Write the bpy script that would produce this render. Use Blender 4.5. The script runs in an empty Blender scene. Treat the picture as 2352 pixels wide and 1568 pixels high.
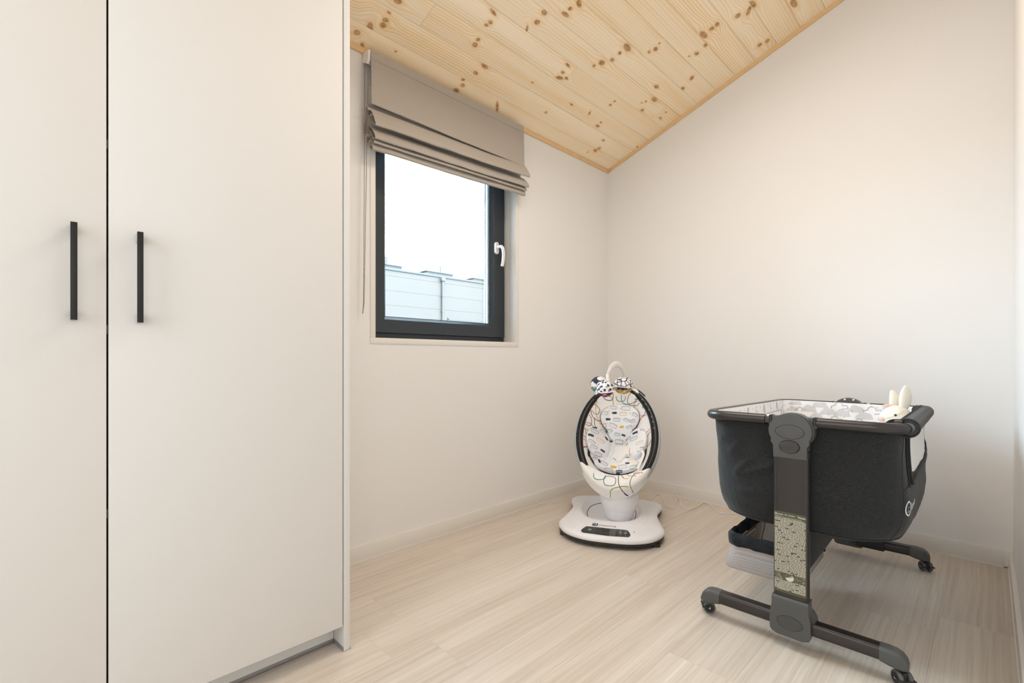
import bpy, bmesh, math, random
from mathutils import Vector, Matrix, noise
from mathutils.bvhtree import BVHTree
random.seed(11)
SC = bpy.context.scene
COL = SC.collection
PI = math.pi

# ------------------------------------------------------------------ camera, world, lights, exposure
cam_d = bpy.data.cameras.new('camera'); cam = bpy.data.objects.new('camera', cam_d); COL.objects.link(cam)
cam.location = (1.9303, -2.8943, 0.88)
cam.rotation_euler = (PI / 2, 0, 0.7879)
cam_d.sensor_width = 36.0
cam_d.lens = 1088.48 / 2352 * 36
cam_d.shift_y = (823.4 - 784) / 2352
cam_d.clip_start = 0.02
SC.camera = cam
SC.view_settings.view_transform = 'Standard'
SC.view_settings.look = 'None'
SC.view_settings.gamma = 1.0
SC.view_settings.use_curve_mapping = False
SC.view_settings.exposure = 0.0
SC.cycles.use_denoising = True
SC.cycles.max_bounces = 10
SC.cycles.diffuse_bounces = 6
SC.cycles.caustics_reflective = False
SC.cycles.caustics_refractive = False
SC.cycles.sample_clamp_indirect = 8.0

W = bpy.data.worlds.new('sky'); SC.world = W; W.use_nodes = True
wb = W.node_tree.nodes['Background']
SKY = 48.0                                  # zenith brightness of a standard overcast sky: L = Lz (1 + 2 sin h) / 3
_n = W.node_tree.nodes; _l = W.node_tree.links
_tc = _n.new('ShaderNodeTexCoord'); _sx = _n.new('ShaderNodeSeparateXYZ'); _l.new(_tc.outputs['Generated'], _sx.inputs[0])
_mr = _n.new('ShaderNodeMapRange'); _l.new(_sx.outputs[2], _mr.inputs[0])
_mr.inputs[1].default_value = 0.0; _mr.inputs[2].default_value = 1.0; _mr.inputs[3].default_value = SKY / 3; _mr.inputs[4].default_value = SKY
_l.new(_mr.outputs[0], wb.inputs[1])
wb.inputs[0].default_value = (0.64, 0.82, 1.0, 1)

def area(name, loc, rot, sx, sy, power, color, portal=False):
    l = bpy.data.lights.new(name, 'AREA'); l.shape = 'RECTANGLE'; l.size = sx; l.size_y = sy
    l.energy = power; l.color = color
    o = bpy.data.objects.new(name, l); COL.objects.link(o); o.location = loc; o.rotation_euler = rot
    if portal: l.cycles.is_portal = True
    return o
area('window_portal', (-0.16, -1.39, 1.52), (0, -PI / 2, 0), 1.15, 0.98, 1, (1, 1, 1), True)
# unseen fill lights, added to brighten the room from the landing and the rear
area('landing_fill', (2.56, -3.35, 1.25), (0, PI / 2, 0), 2.0, 0.9, 8, (0.94, 0.95, 0.97))
area('rear_fill', (1.15, -4.42, 1.45), (PI / 2, 0, 0), 1.5, 1.9, 24, (0.76, 0.88, 0.98))

area('ceiling_lamp', (1.02, -1.40, 2.47), (0, -0.33, 0), 0.7, 0.7, 16.8, (1.0, 0.90, 0.82))

# ------------------------------------------------------------------ materials
def nodes(name):
    m = bpy.data.materials.new(name); m.use_nodes = True
    nt = m.node_tree
    return m, nt, nt.nodes['Principled BSDF']
def N(nt, typ, ins=None, **kw):
    n = nt.nodes.new(typ)
    for k, v in kw.items(): setattr(n, k, v)
    if ins:
        for k, v in ins.items():
            if isinstance(v, bpy.types.NodeSocket): nt.links.new(v, n.inputs[k])
            else: n.inputs[k].default_value = v
    return n
def M(nt, op, a, b=None, c=None, clamp=False):
    ins = {0: a}
    if b is not None: ins[1] = b
    if c is not None: ins[2] = c
    return N(nt, 'ShaderNodeMath', ins, operation=op, use_clamp=clamp).outputs[0]
def MIX(nt, f, a, b):
    n = N(nt, 'ShaderNodeMix', data_type='RGBA')
    for i, v in ((0, f), (6, a), (7, b)):
        if isinstance(v, bpy.types.NodeSocket): nt.links.new(v, n.inputs[i])
        else: n.inputs[i].default_value = v if i == 0 else (*v, 1)[:4]
    return n.outputs[2]
def BUMP(nt, bs, h, strength, dist=0.002):
    b = N(nt, 'ShaderNodeBump', {'Height': h, 'Strength': strength, 'Distance': dist})
    nt.links.new(b.outputs[0], bs.inputs['Normal'])
def plain(name, col, rough=0.5, metal=0.0, spec=0.5, bump=0.0, bscale=200.0, var=0.0, coat=0.0, sheen=0.0):
    m, nt, b = nodes(name)
    b.inputs['Base Color'].default_value = (*col, 1)
    b.inputs['Roughness'].default_value = rough
    b.inputs['Metallic'].default_value = metal
    b.inputs['Specular IOR Level'].default_value = spec
    b.inputs['Coat Weight'].default_value = coat
    b.inputs['Sheen Weight'].default_value = sheen
    if bump or var:
        tc = N(nt, 'ShaderNodeTexCoord')
        no = N(nt, 'ShaderNodeTexNoise', {'Vector': tc.outputs['Object'], 'Scale': bscale, 'Detail': 3.0})
        if bump: BUMP(nt, b, no.outputs[0], bump)
        if var:
            f = M(nt, 'MULTIPLY_ADD', no.outputs[0], var * 2, 1 - var)
            mx = N(nt, 'ShaderNodeVectorMath', {0: (*col,), 1: f}, operation='MULTIPLY')
            cb = N(nt, 'ShaderNodeCombineXYZ', {0: f, 1: f, 2: f}); nt.links.new(cb.outputs[0], mx.inputs[1])
            nt.links.new(mx.outputs[0], b.inputs['Base Color'])
    return m
def fabric(name, c1, c2, sx=900.0, sy=900.0, rough=0.9, bump=0.25, melange=(60, 60, 400), crease=0.0):
    """woven cloth: two colours mixed by a streaky melange plus a fine weave"""
    m, nt, b = nodes(name)
    tc = N(nt, 'ShaderNodeTexCoord'); o = tc.outputs['Object']
    mp = N(nt, 'ShaderNodeMapping', {'Vector': o, 'Scale': melange})
    n1 = N(nt, 'ShaderNodeTexNoise', {'Vector': mp.outputs[0], 'Scale': 1.0, 'Detail': 4.0, 'Roughness': 0.7})
    f = N(nt, 'ShaderNodeMapRange', {0: n1.outputs[0], 1: 0.3, 2: 0.7})
    nt.links.new(MIX(nt, f.outputs[0], c1, c2), b.inputs['Base Color'])
    b.inputs['Roughness'].default_value = rough
    b.inputs['Specular IOR Level'].default_value = 0.2
    b.inputs['Sheen Weight'].default_value = 0.15
    h = n1.outputs[0]
    if crease:
        n2 = N(nt, 'ShaderNodeTexNoise', {'Vector': o, 'Scale': 9.0, 'Detail': 2.0, 'Distortion': 0.8})
        h = M(nt, 'MULTIPLY_ADD', n2.outputs[0], crease, n1.outputs[0])
    BUMP(nt, b, h, bump, 0.0015)
    return m
SLOPE = 0.345; SK = math.sqrt(1 + SLOPE * SLOPE); CH = 2.232   # ceiling: z = CH + SLOPE*x
def pine(name, knots, seed=0.0):
    m, nt, b = nodes(name)
    P = N(nt, 'ShaderNodeNewGeometry').outputs['Position']
    rnd = N(nt, 'ShaderNodeObjectInfo').outputs['Random']
    sp = N(nt, 'ShaderNodeSeparateXYZ', {0: P})
    s = M(nt, 'MULTIPLY', sp.outputs[0], SK); y = sp.outputs[1]
    V = N(nt, 'ShaderNodeCombineXYZ', {0: s, 1: y}).outputs[0]
    warp = None; mask = None; halo = None
    for (ks, ky, kr, asp, ang) in knots:
        mp = N(nt, 'ShaderNodeMapping', {'Vector': V, 'Location': (ks, ky, 0), 'Rotation': (0, 0, ang), 'Scale': (1, 1 / asp, 1)}, vector_type='TEXTURE')
        mp.inputs['Scale'].default_value = (1, asp, 1)
        L = N(nt, 'ShaderNodeVectorMath', {0: mp.outputs[0]}, operation='LENGTH').outputs['Value']
        mk = N(nt, 'ShaderNodeMapRange', {0: L, 1: kr * 1.02, 2: kr * 0.50, 3: 0.0, 4: 1.0}, interpolation_type='SMOOTHSTEP').outputs[0]
        e = N(nt, 'ShaderNodeMapRange', {0: L, 1: 0.0, 2: kr * 5.0, 3: 0.8, 4: 0.0}, interpolation_type='SMOOTHSTEP').outputs[0]
        hl_ = N(nt, 'ShaderNodeMapRange', {0: L, 1: kr * .8, 2: kr * 2.2, 3: 1.0, 4: 0.0}, interpolation_type='SMOOTHSTEP').outputs[0]
        halo = hl_ if halo is None else M(nt, 'MAXIMUM', halo, hl_)
        ds = M(nt, 'SUBTRACT', s, ks)
        w = M(nt, 'MULTIPLY', ds, e)
        warp = w if warp is None else M(nt, 'ADD', warp, w)
        mask = mk if mask is None else M(nt, 'MAXIMUM', mask, mk)
    gs = s if warp is None else M(nt, 'SUBTRACT', s, warp)
    off = M(nt, 'MULTIPLY_ADD', rnd, 37.0, seed)
    v1 = N(nt, 'ShaderNodeCombineXYZ', {0: M(nt, 'MULTIPLY', gs, 9.0), 1: M(nt, 'MULTIPLY', y, 0.55), 2: off}).outputs[0]
    n1 = N(nt, 'ShaderNodeTexNoise', {'Vector': v1, 'Scale': 1.0, 'Detail': 1.5, 'Roughness': 0.45}).outputs[0]
    t = M(nt, 'MULTIPLY_ADD', n1, 22.0, M(nt, 'MULTIPLY', gs, 470.0))
    band = M(nt, 'POWER', M(nt, 'MULTIPLY_ADD', M(nt, 'SINE', t), 0.5, 0.5), 2.2)
    v2 = N(nt, 'ShaderNodeCombineXYZ', {0: M(nt, 'MULTIPLY', gs, 16.0), 1: M(nt, 'MULTIPLY', y, 0.9), 2: M(nt, 'ADD', off, 9.0)}).outputs[0]
    n2 = N(nt, 'ShaderNodeTexNoise', {'Vector': v2, 'Scale': 1.0, 'Detail': 2.0}).outputs[0]
    amp = N(nt, 'ShaderNodeMapRange', {0: n2, 1: 0.35, 2: 0.72, 3: 0.10, 4: 0.85}).outputs[0]
    base = MIX(nt, N(nt, 'ShaderNodeMapRange', {0: n2, 1: 0.45, 2: 0.75}).outputs[0], (0.96, 0.82, 0.62), (0.94, 0.745, 0.48))
    tint = MIX(nt, rnd, (1.03, 1.03, 1.04), (0.97, 0.94, 0.88))
    base = N(nt, 'ShaderNodeVectorMath', {0: base, 1: tint}, operation='MULTIPLY').outputs[0]
    col = MIX(nt, M(nt, 'MULTIPLY', band, amp), base, (0.80, 0.54, 0.27))
    if mask is not None:
        kn = N(nt, 'ShaderNodeTexNoise', {'Vector': P, 'Scale': 70.0, 'Detail': 3.0}).outputs[0]
        kc = MIX(nt, M(nt, 'MULTIPLY', M(nt, 'POWER', mask, 2.5), N(nt, 'ShaderNodeMapRange', {0: kn, 1: 0.40, 2: 0.62}).outputs[0]), (0.36, 0.17, 0.06), (0.60, 0.36, 0.155))
        col = MIX(nt, M(nt, 'MULTIPLY', halo, 0.40), col, (0.84, 0.55, 0.25))
        col = MIX(nt, M(nt, 'MULTIPLY', mask, 0.95), col, kc)
    nt.links.new(col, b.inputs['Base Color'])
    b.inputs['Roughness'].default_value = 0.55; b.inputs['Specular IOR Level'].default_value = 0.3
    return m
def oak_floor():
    m, nt, b = nodes('oak_floor')
    P = N(nt, 'ShaderNodeNewGeometry').outputs['Position']
    rnd = N(nt, 'ShaderNodeObjectInfo').outputs['Random']
    sp = N(nt, 'ShaderNodeSeparateXYZ', {0: P}); x, y = sp.outputs[0], sp.outputs[1]
    off = M(nt, 'MULTIPLY', rnd, 53.0)
    def nz(sx, sy, det, ro, o2, dist=0.0):
        v = N(nt, 'ShaderNodeCombineXYZ', {0: M(nt, 'MULTIPLY', x, sx), 1: M(nt, 'MULTIPLY', y, sy), 2: M(nt, 'ADD', off, o2)}).outputs[0]
        return N(nt, 'ShaderNodeTexNoise', {'Vector': v, 'Scale': 1.0, 'Detail': det, 'Roughness': ro, 'Distortion': dist}).outputs[0]
    n1 = nz(11, 0.55, 3, 0.5, 0.0)                       # broad streaks
    n2 = nz(120, 1.8, 4, 0.65, 5.0)                      # medium grain
    n3 = nz(420, 9, 2, 0.6, 11.0)                      # pores
    t = M(nt, 'MULTIPLY_ADD', nz(5, 0.9, 1.5, 0.45, 21.0), 26.0, M(nt, 'MULTIPLY', x, 230.0))
    rings = M(nt, 'POWER', M(nt, 'MULTIPLY_ADD', M(nt, 'SINE', t), 0.5, 0.5), 3.0)
    c = MIX(nt, N(nt, 'ShaderNodeMapRange', {0: n1, 1: 0.32, 2: 0.70}).outputs[0], (0.76, 0.680, 0.590), (0.62, 0.530, 0.435))
    c = MIX(nt, N(nt, 'ShaderNodeMapRange', {0: n2, 1: 0.42, 2: 0.72, 3: 0.0, 4: 0.45}).outputs[0], c, (0.46, 0.37, 0.285))
    pale_streak = M(nt, 'MULTIPLY', N(nt, 'ShaderNodeMapRange', {0: nz(190, 3.0, 3, 0.6, 31.0), 1: 0.52, 2: 0.70}).outputs[0],
            N(nt, 'ShaderNodeMapRange', {0: nz(12, 1.1, 2, 0.5, 41.0), 1: 0.45, 2: 0.65, 3: 0.0, 4: 0.75}).outputs[0])  # whitish streaks of the oak grain
    c = MIX(nt, pale_streak, c, (0.82, 0.765, 0.70))
    c = MIX(nt, M(nt, 'MULTIPLY', rings, 0.26), c, (0.76, 0.69, 0.61))
    c = MIX(nt, N(nt, 'ShaderNodeMapRange', {0: n3, 1: 0.55, 2: 0.75, 3: 0.0, 4: 0.22}).outputs[0], c, (0.42, 0.35, 0.285))
    tint = MIX(nt, rnd, (1.025, 1.025, 1.025), (0.965, 0.965, 0.965))
    c = N(nt, 'ShaderNodeVectorMath', {0: c, 1: tint}, operation='MULTIPLY').outputs[0]
    nt.links.new(c, b.inputs['Base Color'])
    b.inputs['Roughness'].default_value = 0.40; b.inputs['Specular IOR Level'].default_value = 0.6
    BUMP(nt, b, n3, 0.12, 0.001)
    return m
def glass_mat():
    m, nt, b = nodes('window_glass'); nt.nodes.remove(b)
    out = nt.nodes['Material Output']
    tr = N(nt, 'ShaderNodeBsdfTransparent', {0: (0.97, 0.985, 0.98, 1)})
    gl = N(nt, 'ShaderNodeBsdfGlossy', {'Roughness': 0.02})
    fr = N(nt, 'ShaderNodeFresnel', {0: 1.45})
    mx = N(nt, 'ShaderNodeMixShader', {0: M(nt, 'MULTIPLY', fr.outputs[0], 0.6), 1: tr.outputs[0], 2: gl.outputs[0]})
    nt.links.new(mx.outputs[0], out.inputs[0]); return m
def net_mat(name, col, opac, scale):
    """open knit net: threads with see-through holes"""
    m, nt, b = nodes(name)
    b.inputs['Base Color'].default_value = (*col, 1); b.inputs['Roughness'].default_value = 0.85
    tc = N(nt, 'ShaderNodeTexCoord')
    vo = N(nt, 'ShaderNodeTexVoronoi', {'Vector': tc.outputs['Object'], 'Scale': scale, 'Randomness': 0.15})
    a = N(nt, 'ShaderNodeMapRange', {0: vo.outputs[0], 1: 0.25, 2: 0.45, 3: opac - 0.22, 4: min(1, opac + 0.22)})
    nt.links.new(a.outputs[0], b.inputs['Alpha']); return m

wall_m = plain('wall_paint', (0.85, 0.83, 0.81), 0.85, spec=0.25, bump=0.05, bscale=350)
white_trim = plain('white_lacquer', (0.825, 0.785, 0.735), 0.42, spec=0.4)
board_m = plain('wardrobe_melamine', (0.785, 0.77, 0.75), 0.6, spec=0.2, bump=0.02, bscale=500)
carc_m = plain('wardrobe_gap_shade', (0.012, 0.011, 0.011), 0.8, spec=0.1)  # near-black stands in for the shade seen through the door gap
seal_m = plain('grey_plinth_seal', (0.32, 0.30, 0.30), 0.4)
hinge_m = plain('hinge_grey', (0.14, 0.13, 0.13), 0.5)
black_m = plain('black_handle_lacquer', (0.012, 0.012, 0.013), 0.38, spec=0.4)
alu_m = plain('brushed_aluminium', (0.62, 0.60, 0.57), 0.35, 0.6)
frame_m = plain('anthracite_frame', (0.029, 0.036, 0.045), 0.42, spec=0.45, bump=0.03, bscale=900)
gasket_m = plain('black_gasket', (0.012, 0.012, 0.013), 0.6)
spacer_m = plain('glazing_spacer', (0.70, 0.72, 0.74), 0.35, 0.3)
satin_m = plain('satin_white_metal', (0.82, 0.82, 0.82), 0.28, 0.25, coat=0.3)
linen_m = fabric('taupe_linen', (0.385, 0.338, 0.292), (0.50, 0.455, 0.40), melange=(800, 700, 1100), bump=0.15)
chain_m = plain('bead_chain', (0.30, 0.26, 0.21), 0.35, 0.3)
pl_white = plain('white_plastic', (0.88, 0.865, 0.885), 0.34, spec=0.5)
pl_white2 = plain('warm_white_plastic', (0.84, 0.81, 0.78), 0.3, spec=0.5)
pl_black = plain('black_base_plastic', (0.02, 0.018, 0.017), 0.5)
gloss_black = plain('gloss_black_plastic', (0.012, 0.011, 0.011), 0.3, spec=0.22)
silver_m = plain('silver_shell', (0.50, 0.54, 0.55), 0.36, 0.15)
panel_m = plain('control_glass', (0.022, 0.025, 0.029), 0.25)
screen_m = plain('dark_display', (0.004, 0.004, 0.006), 0.15)
screen2_m = plain('grey_display', (0.07, 0.065, 0.07), 0.25)
cloth_w = fabric('swing_cloth', (0.92, 0.90, 0.865), (0.94, 0.92, 0.89), melange=(500, 500, 500), bump=0.15, crease=1.2)
cloth_i = fabric('insert_cloth', (0.91, 0.91, 0.935), (0.93, 0.93, 0.95), melange=(500, 500, 500), bump=0.15, crease=1.5)
cloth_c = fabric('cream_plush', (0.82, 0.77, 0.65), (0.86, 0.81, 0.71), melange=(700, 700, 700), bump=0.2)
navy_m = plain('navy_print', (0.035, 0.045, 0.075), 0.85)
greyl_m = plain('grey_line_print', (0.19, 0.17, 0.175), 0.85)
yel_m = plain('yellow_print', (0.85, 0.44, 0.035), 0.85)
teal_m = plain('teal_print', (0.01, 0.24, 0.27), 0.85)
plum_m = plain('plum_print', (0.15, 0.012, 0.09), 0.85)
lime_m = plain('lime_print', (0.22, 0.38, 0.05), 0.85)
oran_m = plain('orange_print', (0.78, 0.13, 0.05), 0.85)
piping_m = plain('black_piping', (0.016, 0.015, 0.017), 0.7)
char_m = fabric('charcoal_melange', (0.009, 0.0095, 0.0100), (0.038, 0.039, 0.039), melange=(130, 130, 900), bump=0.25, crease=1.4)
tube_m = plain('dark_bronze_tube', (0.052, 0.046, 0.044), 0.30, 0.5, spec=0.5)
cap_m = plain('grey_frame_plastic', (0.088, 0.088, 0.086), 0.42, spec=0.45, bump=0.05, bscale=1500)
cap2_m = plain('grey_oval_plastic', (0.068, 0.067, 0.062), 0.45, bump=0.05, bscale=1500)
button_m = plain('dark_button', (0.050, 0.044, 0.046), 0.35)
wheel_m = plain('caster_rubber', (0.11, 0.11, 0.105), 0.5)
hubk_m = plain('caster_hub', (0.020, 0.020, 0.020), 0.5)
axle_m = plain('axle_steel', (0.80, 0.80, 0.77), 0.35, 0.3)
liner_m = fabric('white_liner', (0.82, 0.80, 0.80), (0.87, 0.86, 0.86), melange=(500, 500, 500), bump=0.2, crease=1.6)
netw_m = plain('white_net', (0.86, 0.83, 0.80), 0.9, bump=0.15, bscale=900)
netg_m = net_mat('grey_net', (0.44, 0.40, 0.385), 0.80, 330)
blackf_m = fabric('black_nylon', (0.008, 0.009, 0.011), (0.022, 0.026, 0.03), melange=(40, 40, 60), bump=0.3, rough=0.6, crease=0.8)
matt_m = fabric('mattress_cover', (0.80, 0.78, 0.76), (0.84, 0.83, 0.81), bump=0.1)
cloud_m = plain('grey_cloud_print', (0.63, 0.61, 0.605), 0.85)
cloudl_m = plain('cloud_line_print', (0.40, 0.36, 0.355), 0.85)
white_print = plain('white_print', (0.80, 0.82, 0.80), 0.6)
sticker_m = plain('olive_sticker', (0.085, 0.085, 0.048), 0.3, spec=0.5)
stickt_m = plain('sticker_text', (0.72, 0.68, 0.58), 0.5)
stickl_m = plain('sticker_line', (0.32, 0.33, 0.24), 0.5)
pink_m = fabric('pink_plush', (0.80, 0.50, 0.45), (0.85, 0.58, 0.53), bump=0.2)
eye_m = plain('black_bead', (0.01, 0.01, 0.01), 0.1, spec=0.7)
clad_m = plain('cladding', (0.058, 0.0450, 0.0370), 0.5, spec=0.3)
pipe_m = plain('zinc_downpipe', (0.025, 0.024, 0.022), 0.4)
gut_m = plain('zinc_flashing', (0.021, 0.021, 0.020), 0.4)
curb_m = plain('grey_roof_curb', (0.022, 0.019, 0.018), 0.6)
dome_m = plain('opal_rooflight', (0.052, 0.045, 0.040), 0.4)
asphalt_m = plain('asphalt', (0.05, 0.05, 0.05), 0.9, var=0.2, bscale=3)
floor_m = oak_floor()
glass_m = glass_mat()

# ------------------------------------------------------------------ geometry helpers
ROOT = {}
def thing(name, label, cat, M4, group=None):
    o = bpy.data.objects.new(name, None); COL.objects.link(o)
    o.empty_display_size = 0.05
    o.matrix_world = M4; ROOT[o.name] = M4.copy()
    o['label'] = label; o['category'] = cat
    if group: o['group'] = group
    return o
def rootm(o):
    while o is not None:
        if o.name in ROOT: return ROOT[o.name]
        o = o.parent
    return Matrix.Identity(4)
def smooth_bm(bm, ang=40):
    a = math.radians(ang)
    bm.normal_update()
    for f in bm.faces: f.smooth = True
    for e in bm.edges:
        if len(e.link_faces) == 2 and e.calc_face_angle(0) > a: e.smooth = False
SMALL = {'panel_icons', 'speaker_holes', 'rail_icons', 'crown_print', 'loop_print', 'cloud_print', 'label_text', 'label_pictogram', 'hinge_slot', 'logo', 'logo_digit', 'control_panel'}
def obj(name, bm, mats, parent=None, F=None, ang=40, label=None, mods=()):
    """link a bmesh (authored in frame F, default the parent's root frame) as one mesh object"""
    if not isinstance(mats, (list, tuple)): mats = [mats]
    smooth_bm(bm, ang)
    me = bpy.data.meshes.new(name); bm.to_mesh(me); bm.free()
    for m in mats: me.materials.append(m)
    R = rootm(parent)
    if F is not None: me.transform(R.inverted() @ F)
    o = bpy.data.objects.new(name, me); COL.objects.link(o)
    if parent is not None: o.parent = parent
    if label: o['label'] = label
    if name in SMALL: o['kind'] = 'stuff'
    return o
WORLD = Matrix.Identity(4)
def structure(o): o['kind'] = 'structure'; return o
def B(): return bmesh.new()
def merge(bm, t, mi=0, mat=None):
    if mat is not None: t.transform(mat)
    for f in t.faces: f.material_index = mi
    me = bpy.data.meshes.new('t'); t.to_mesh(me); t.free(); bm.from_mesh(me); bpy.data.meshes.remove(me)
    return bm
def box(bm, x0, x1, y0, y1, z0, z1, bev=0.0, seg=2, mi=0, mat=None):
    t = B(); bmesh.ops.create_cube(t, size=1)
    for v in t.verts: v.co = Vector(((x0 + x1) / 2 + v.co.x * (x1 - x0), (y0 + y1) / 2 + v.co.y * (y1 - y0), (z0 + z1) / 2 + v.co.z * (z1 - z0)))
    if bev: bmesh.ops.bevel(t, geom=t.edges[:], offset=bev, segments=seg, affect='EDGES', profile=0.5)
    return merge(bm, t, mi, mat)
def rings(bm, rs, closed=True, cap=(True, True), loop=False, mi=0):
    """skin a list of rings of equal point count"""
    t = B(); vs = [[t.verts.new(p) for p in r] for r in rs]
    n = len(rs[0]); nr = len(rs)
    for i in range(nr if loop else nr - 1):
        a, b = vs[i], vs[(i + 1) % nr]
        for j in range(n if closed else n - 1):
            k = (j + 1) % n
            t.faces.new((a[j], a[k], b[k], b[j]))
    if not loop and closed:
        if cap[0]: t.faces.new(vs[0][::-1])
        if cap[1]: t.faces.new(vs[-1])
    bmesh.ops.recalc_face_normals(t, faces=t.faces[:])
    return merge(bm, t, mi)
def tube(bm, pts, r, n=10, closed=False, mi=0, sx=1.0, sy=1.0, up=None, cap=True):
    pts = [Vector(p) for p in pts]; m = len(pts); rs = []; prev = None
    for i in range(m):
        a = pts[(i - 1) % m] if (closed or i > 0) else pts[i]
        b = pts[(i + 1) % m] if (closed or i < m - 1) else pts[i]
        d = (b - a).normalized()
        if prev is None:
            u = Vector(up) if up is not None else (Vector((0, 0, 1)) if abs(d.z) < 0.9 else Vector((1, 0, 0)))
        else: u = prev if up is None else Vector(up)
        u = (u - d * u.dot(d)).normalized(); prev = u; w = d.cross(u)
        rr = r(i / (m - 1)) if callable(r) else r
        rs.append([pts[i] + u * (math.cos(2 * PI * k / n) * rr * sy) + w * (math.sin(2 * PI * k / n) * rr * sx) for k in range(n)])
    return rings(bm, rs, True, (cap, cap), closed, mi)
def lathe(bm, prof, n=32, mi=0, mat=None, sx=1.0, sy=1.0):
    t = B()
    rs = [[Vector((r * math.cos(2 * PI * k / n) * sx, r * math.sin(2 * PI * k / n) * sy, z)) for k in range(n)] for r, z in prof]
    rings(t, rs); 
    return merge(bm, t, mi, mat)
def prism(bm, pts, z0, z1, bev=0.0, seg=2, mi=0, mat=None, sidebev=False):
    t = B(); a = [t.verts.new((x, y, z0)) for x, y in pts]; b = [t.verts.new((x, y, z1)) for x, y in pts]; n = len(pts)
    f0 = t.faces.new(a[::-1]); f1 = t.faces.new(b)
    for i in range(n): t.faces.new((a[i], a[(i + 1) % n], b[(i + 1) % n], b[i]))
    if bev:
        es = list(f1.edges) + ([] if not sidebev else list(f0.edges))
        bmesh.ops.bevel(t, geom=es, offset=bev, segments=seg, affect='EDGES', profile=0.5)
    bmesh.ops.recalc_face_normals(t, faces=t.faces[:])
    return merge(bm, t, mi, mat)
def ball(bm, c, r, s=(1, 1, 1), seg=24, rg=14, mi=0, mat=None):
    t = B(); bmesh.ops.create_uvsphere(t, u_segments=seg, v_segments=rg, radius=r)
    for v in t.verts: v.co = Vector((v.co.x * s[0] + c[0], v.co.y * s[1] + c[1], v.co.z * s[2] + c[2]))
    return merge(bm, t, mi, mat)
def ell(n, a, b, cx=0, cy=0): return [(cx + a * math.cos(2 * PI * k / n), cy + b * math.sin(2 * PI * k / n)) for k in range(n)]
def rrect(hw, hl, rc, n=6):
    out = []
    for (sx, sy, a0) in ((1, 1, 0), (-1, 1, PI / 2), (-1, -1, PI), (1, -1, 1.5 * PI)):
        for k in range(n + 1):
            a = a0 + PI / 2 * k / n
            out.append((sx * (hw - rc) + rc * math.cos(a), sy * (hl - rc) + rc * math.sin(a)))
    return out
def resamp(p, n, closed=True):
    q = [Vector((*a, 0)) if len(a) == 2 else Vector(a) for a in p]
    if closed: q = q + [q[0]]
    L = [0.0]
    for i in range(len(q) - 1): L.append(L[-1] + (q[i + 1] - q[i]).length)
    out = []; j = 0
    for k in range(n):
        d = L[-1] * k / (n if closed else n - 1)
        while j < len(L) - 2 and L[j + 1] < d: j += 1
        f = (d - L[j]) / max(1e-9, L[j + 1] - L[j]); out.append(q[j].lerp(q[j + 1], min(1, f)))
    return out
def catmull(p, per=8, closed=False):
    q = [Vector(a) for a in p]; n = len(q); out = []
    for i in range(n if closed else n - 1):
        g = lambda k: q[k % n] if closed else q[max(0, min(n - 1, k))]
        a, b, c, d = g(i - 1), g(i), g(i + 1), g(i + 2)
        for k in range(per):
            t = k / per
            out.append(0.5 * ((2 * b) + (c - a) * t + (2 * a - 5 * b + 4 * c - d) * t * t + (3 * b - a - 3 * c + d) * t ** 3))
    if not closed: out.append(q[-1])
    return out
def bvh_of(*objs):
    vs = []; fs = []
    for o in objs:
        k = len(vs); vs += [v.co.copy() for v in o.data.vertices]; fs += [[k + i for i in p.vertices] for p in o.data.polygons]
    return BVHTree.FromPolygons(vs, fs)
def sstep(a, c, x): t = max(0, min(1, (x - a) / (c - a))); return t * t * (3 - 2 * t)
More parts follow.
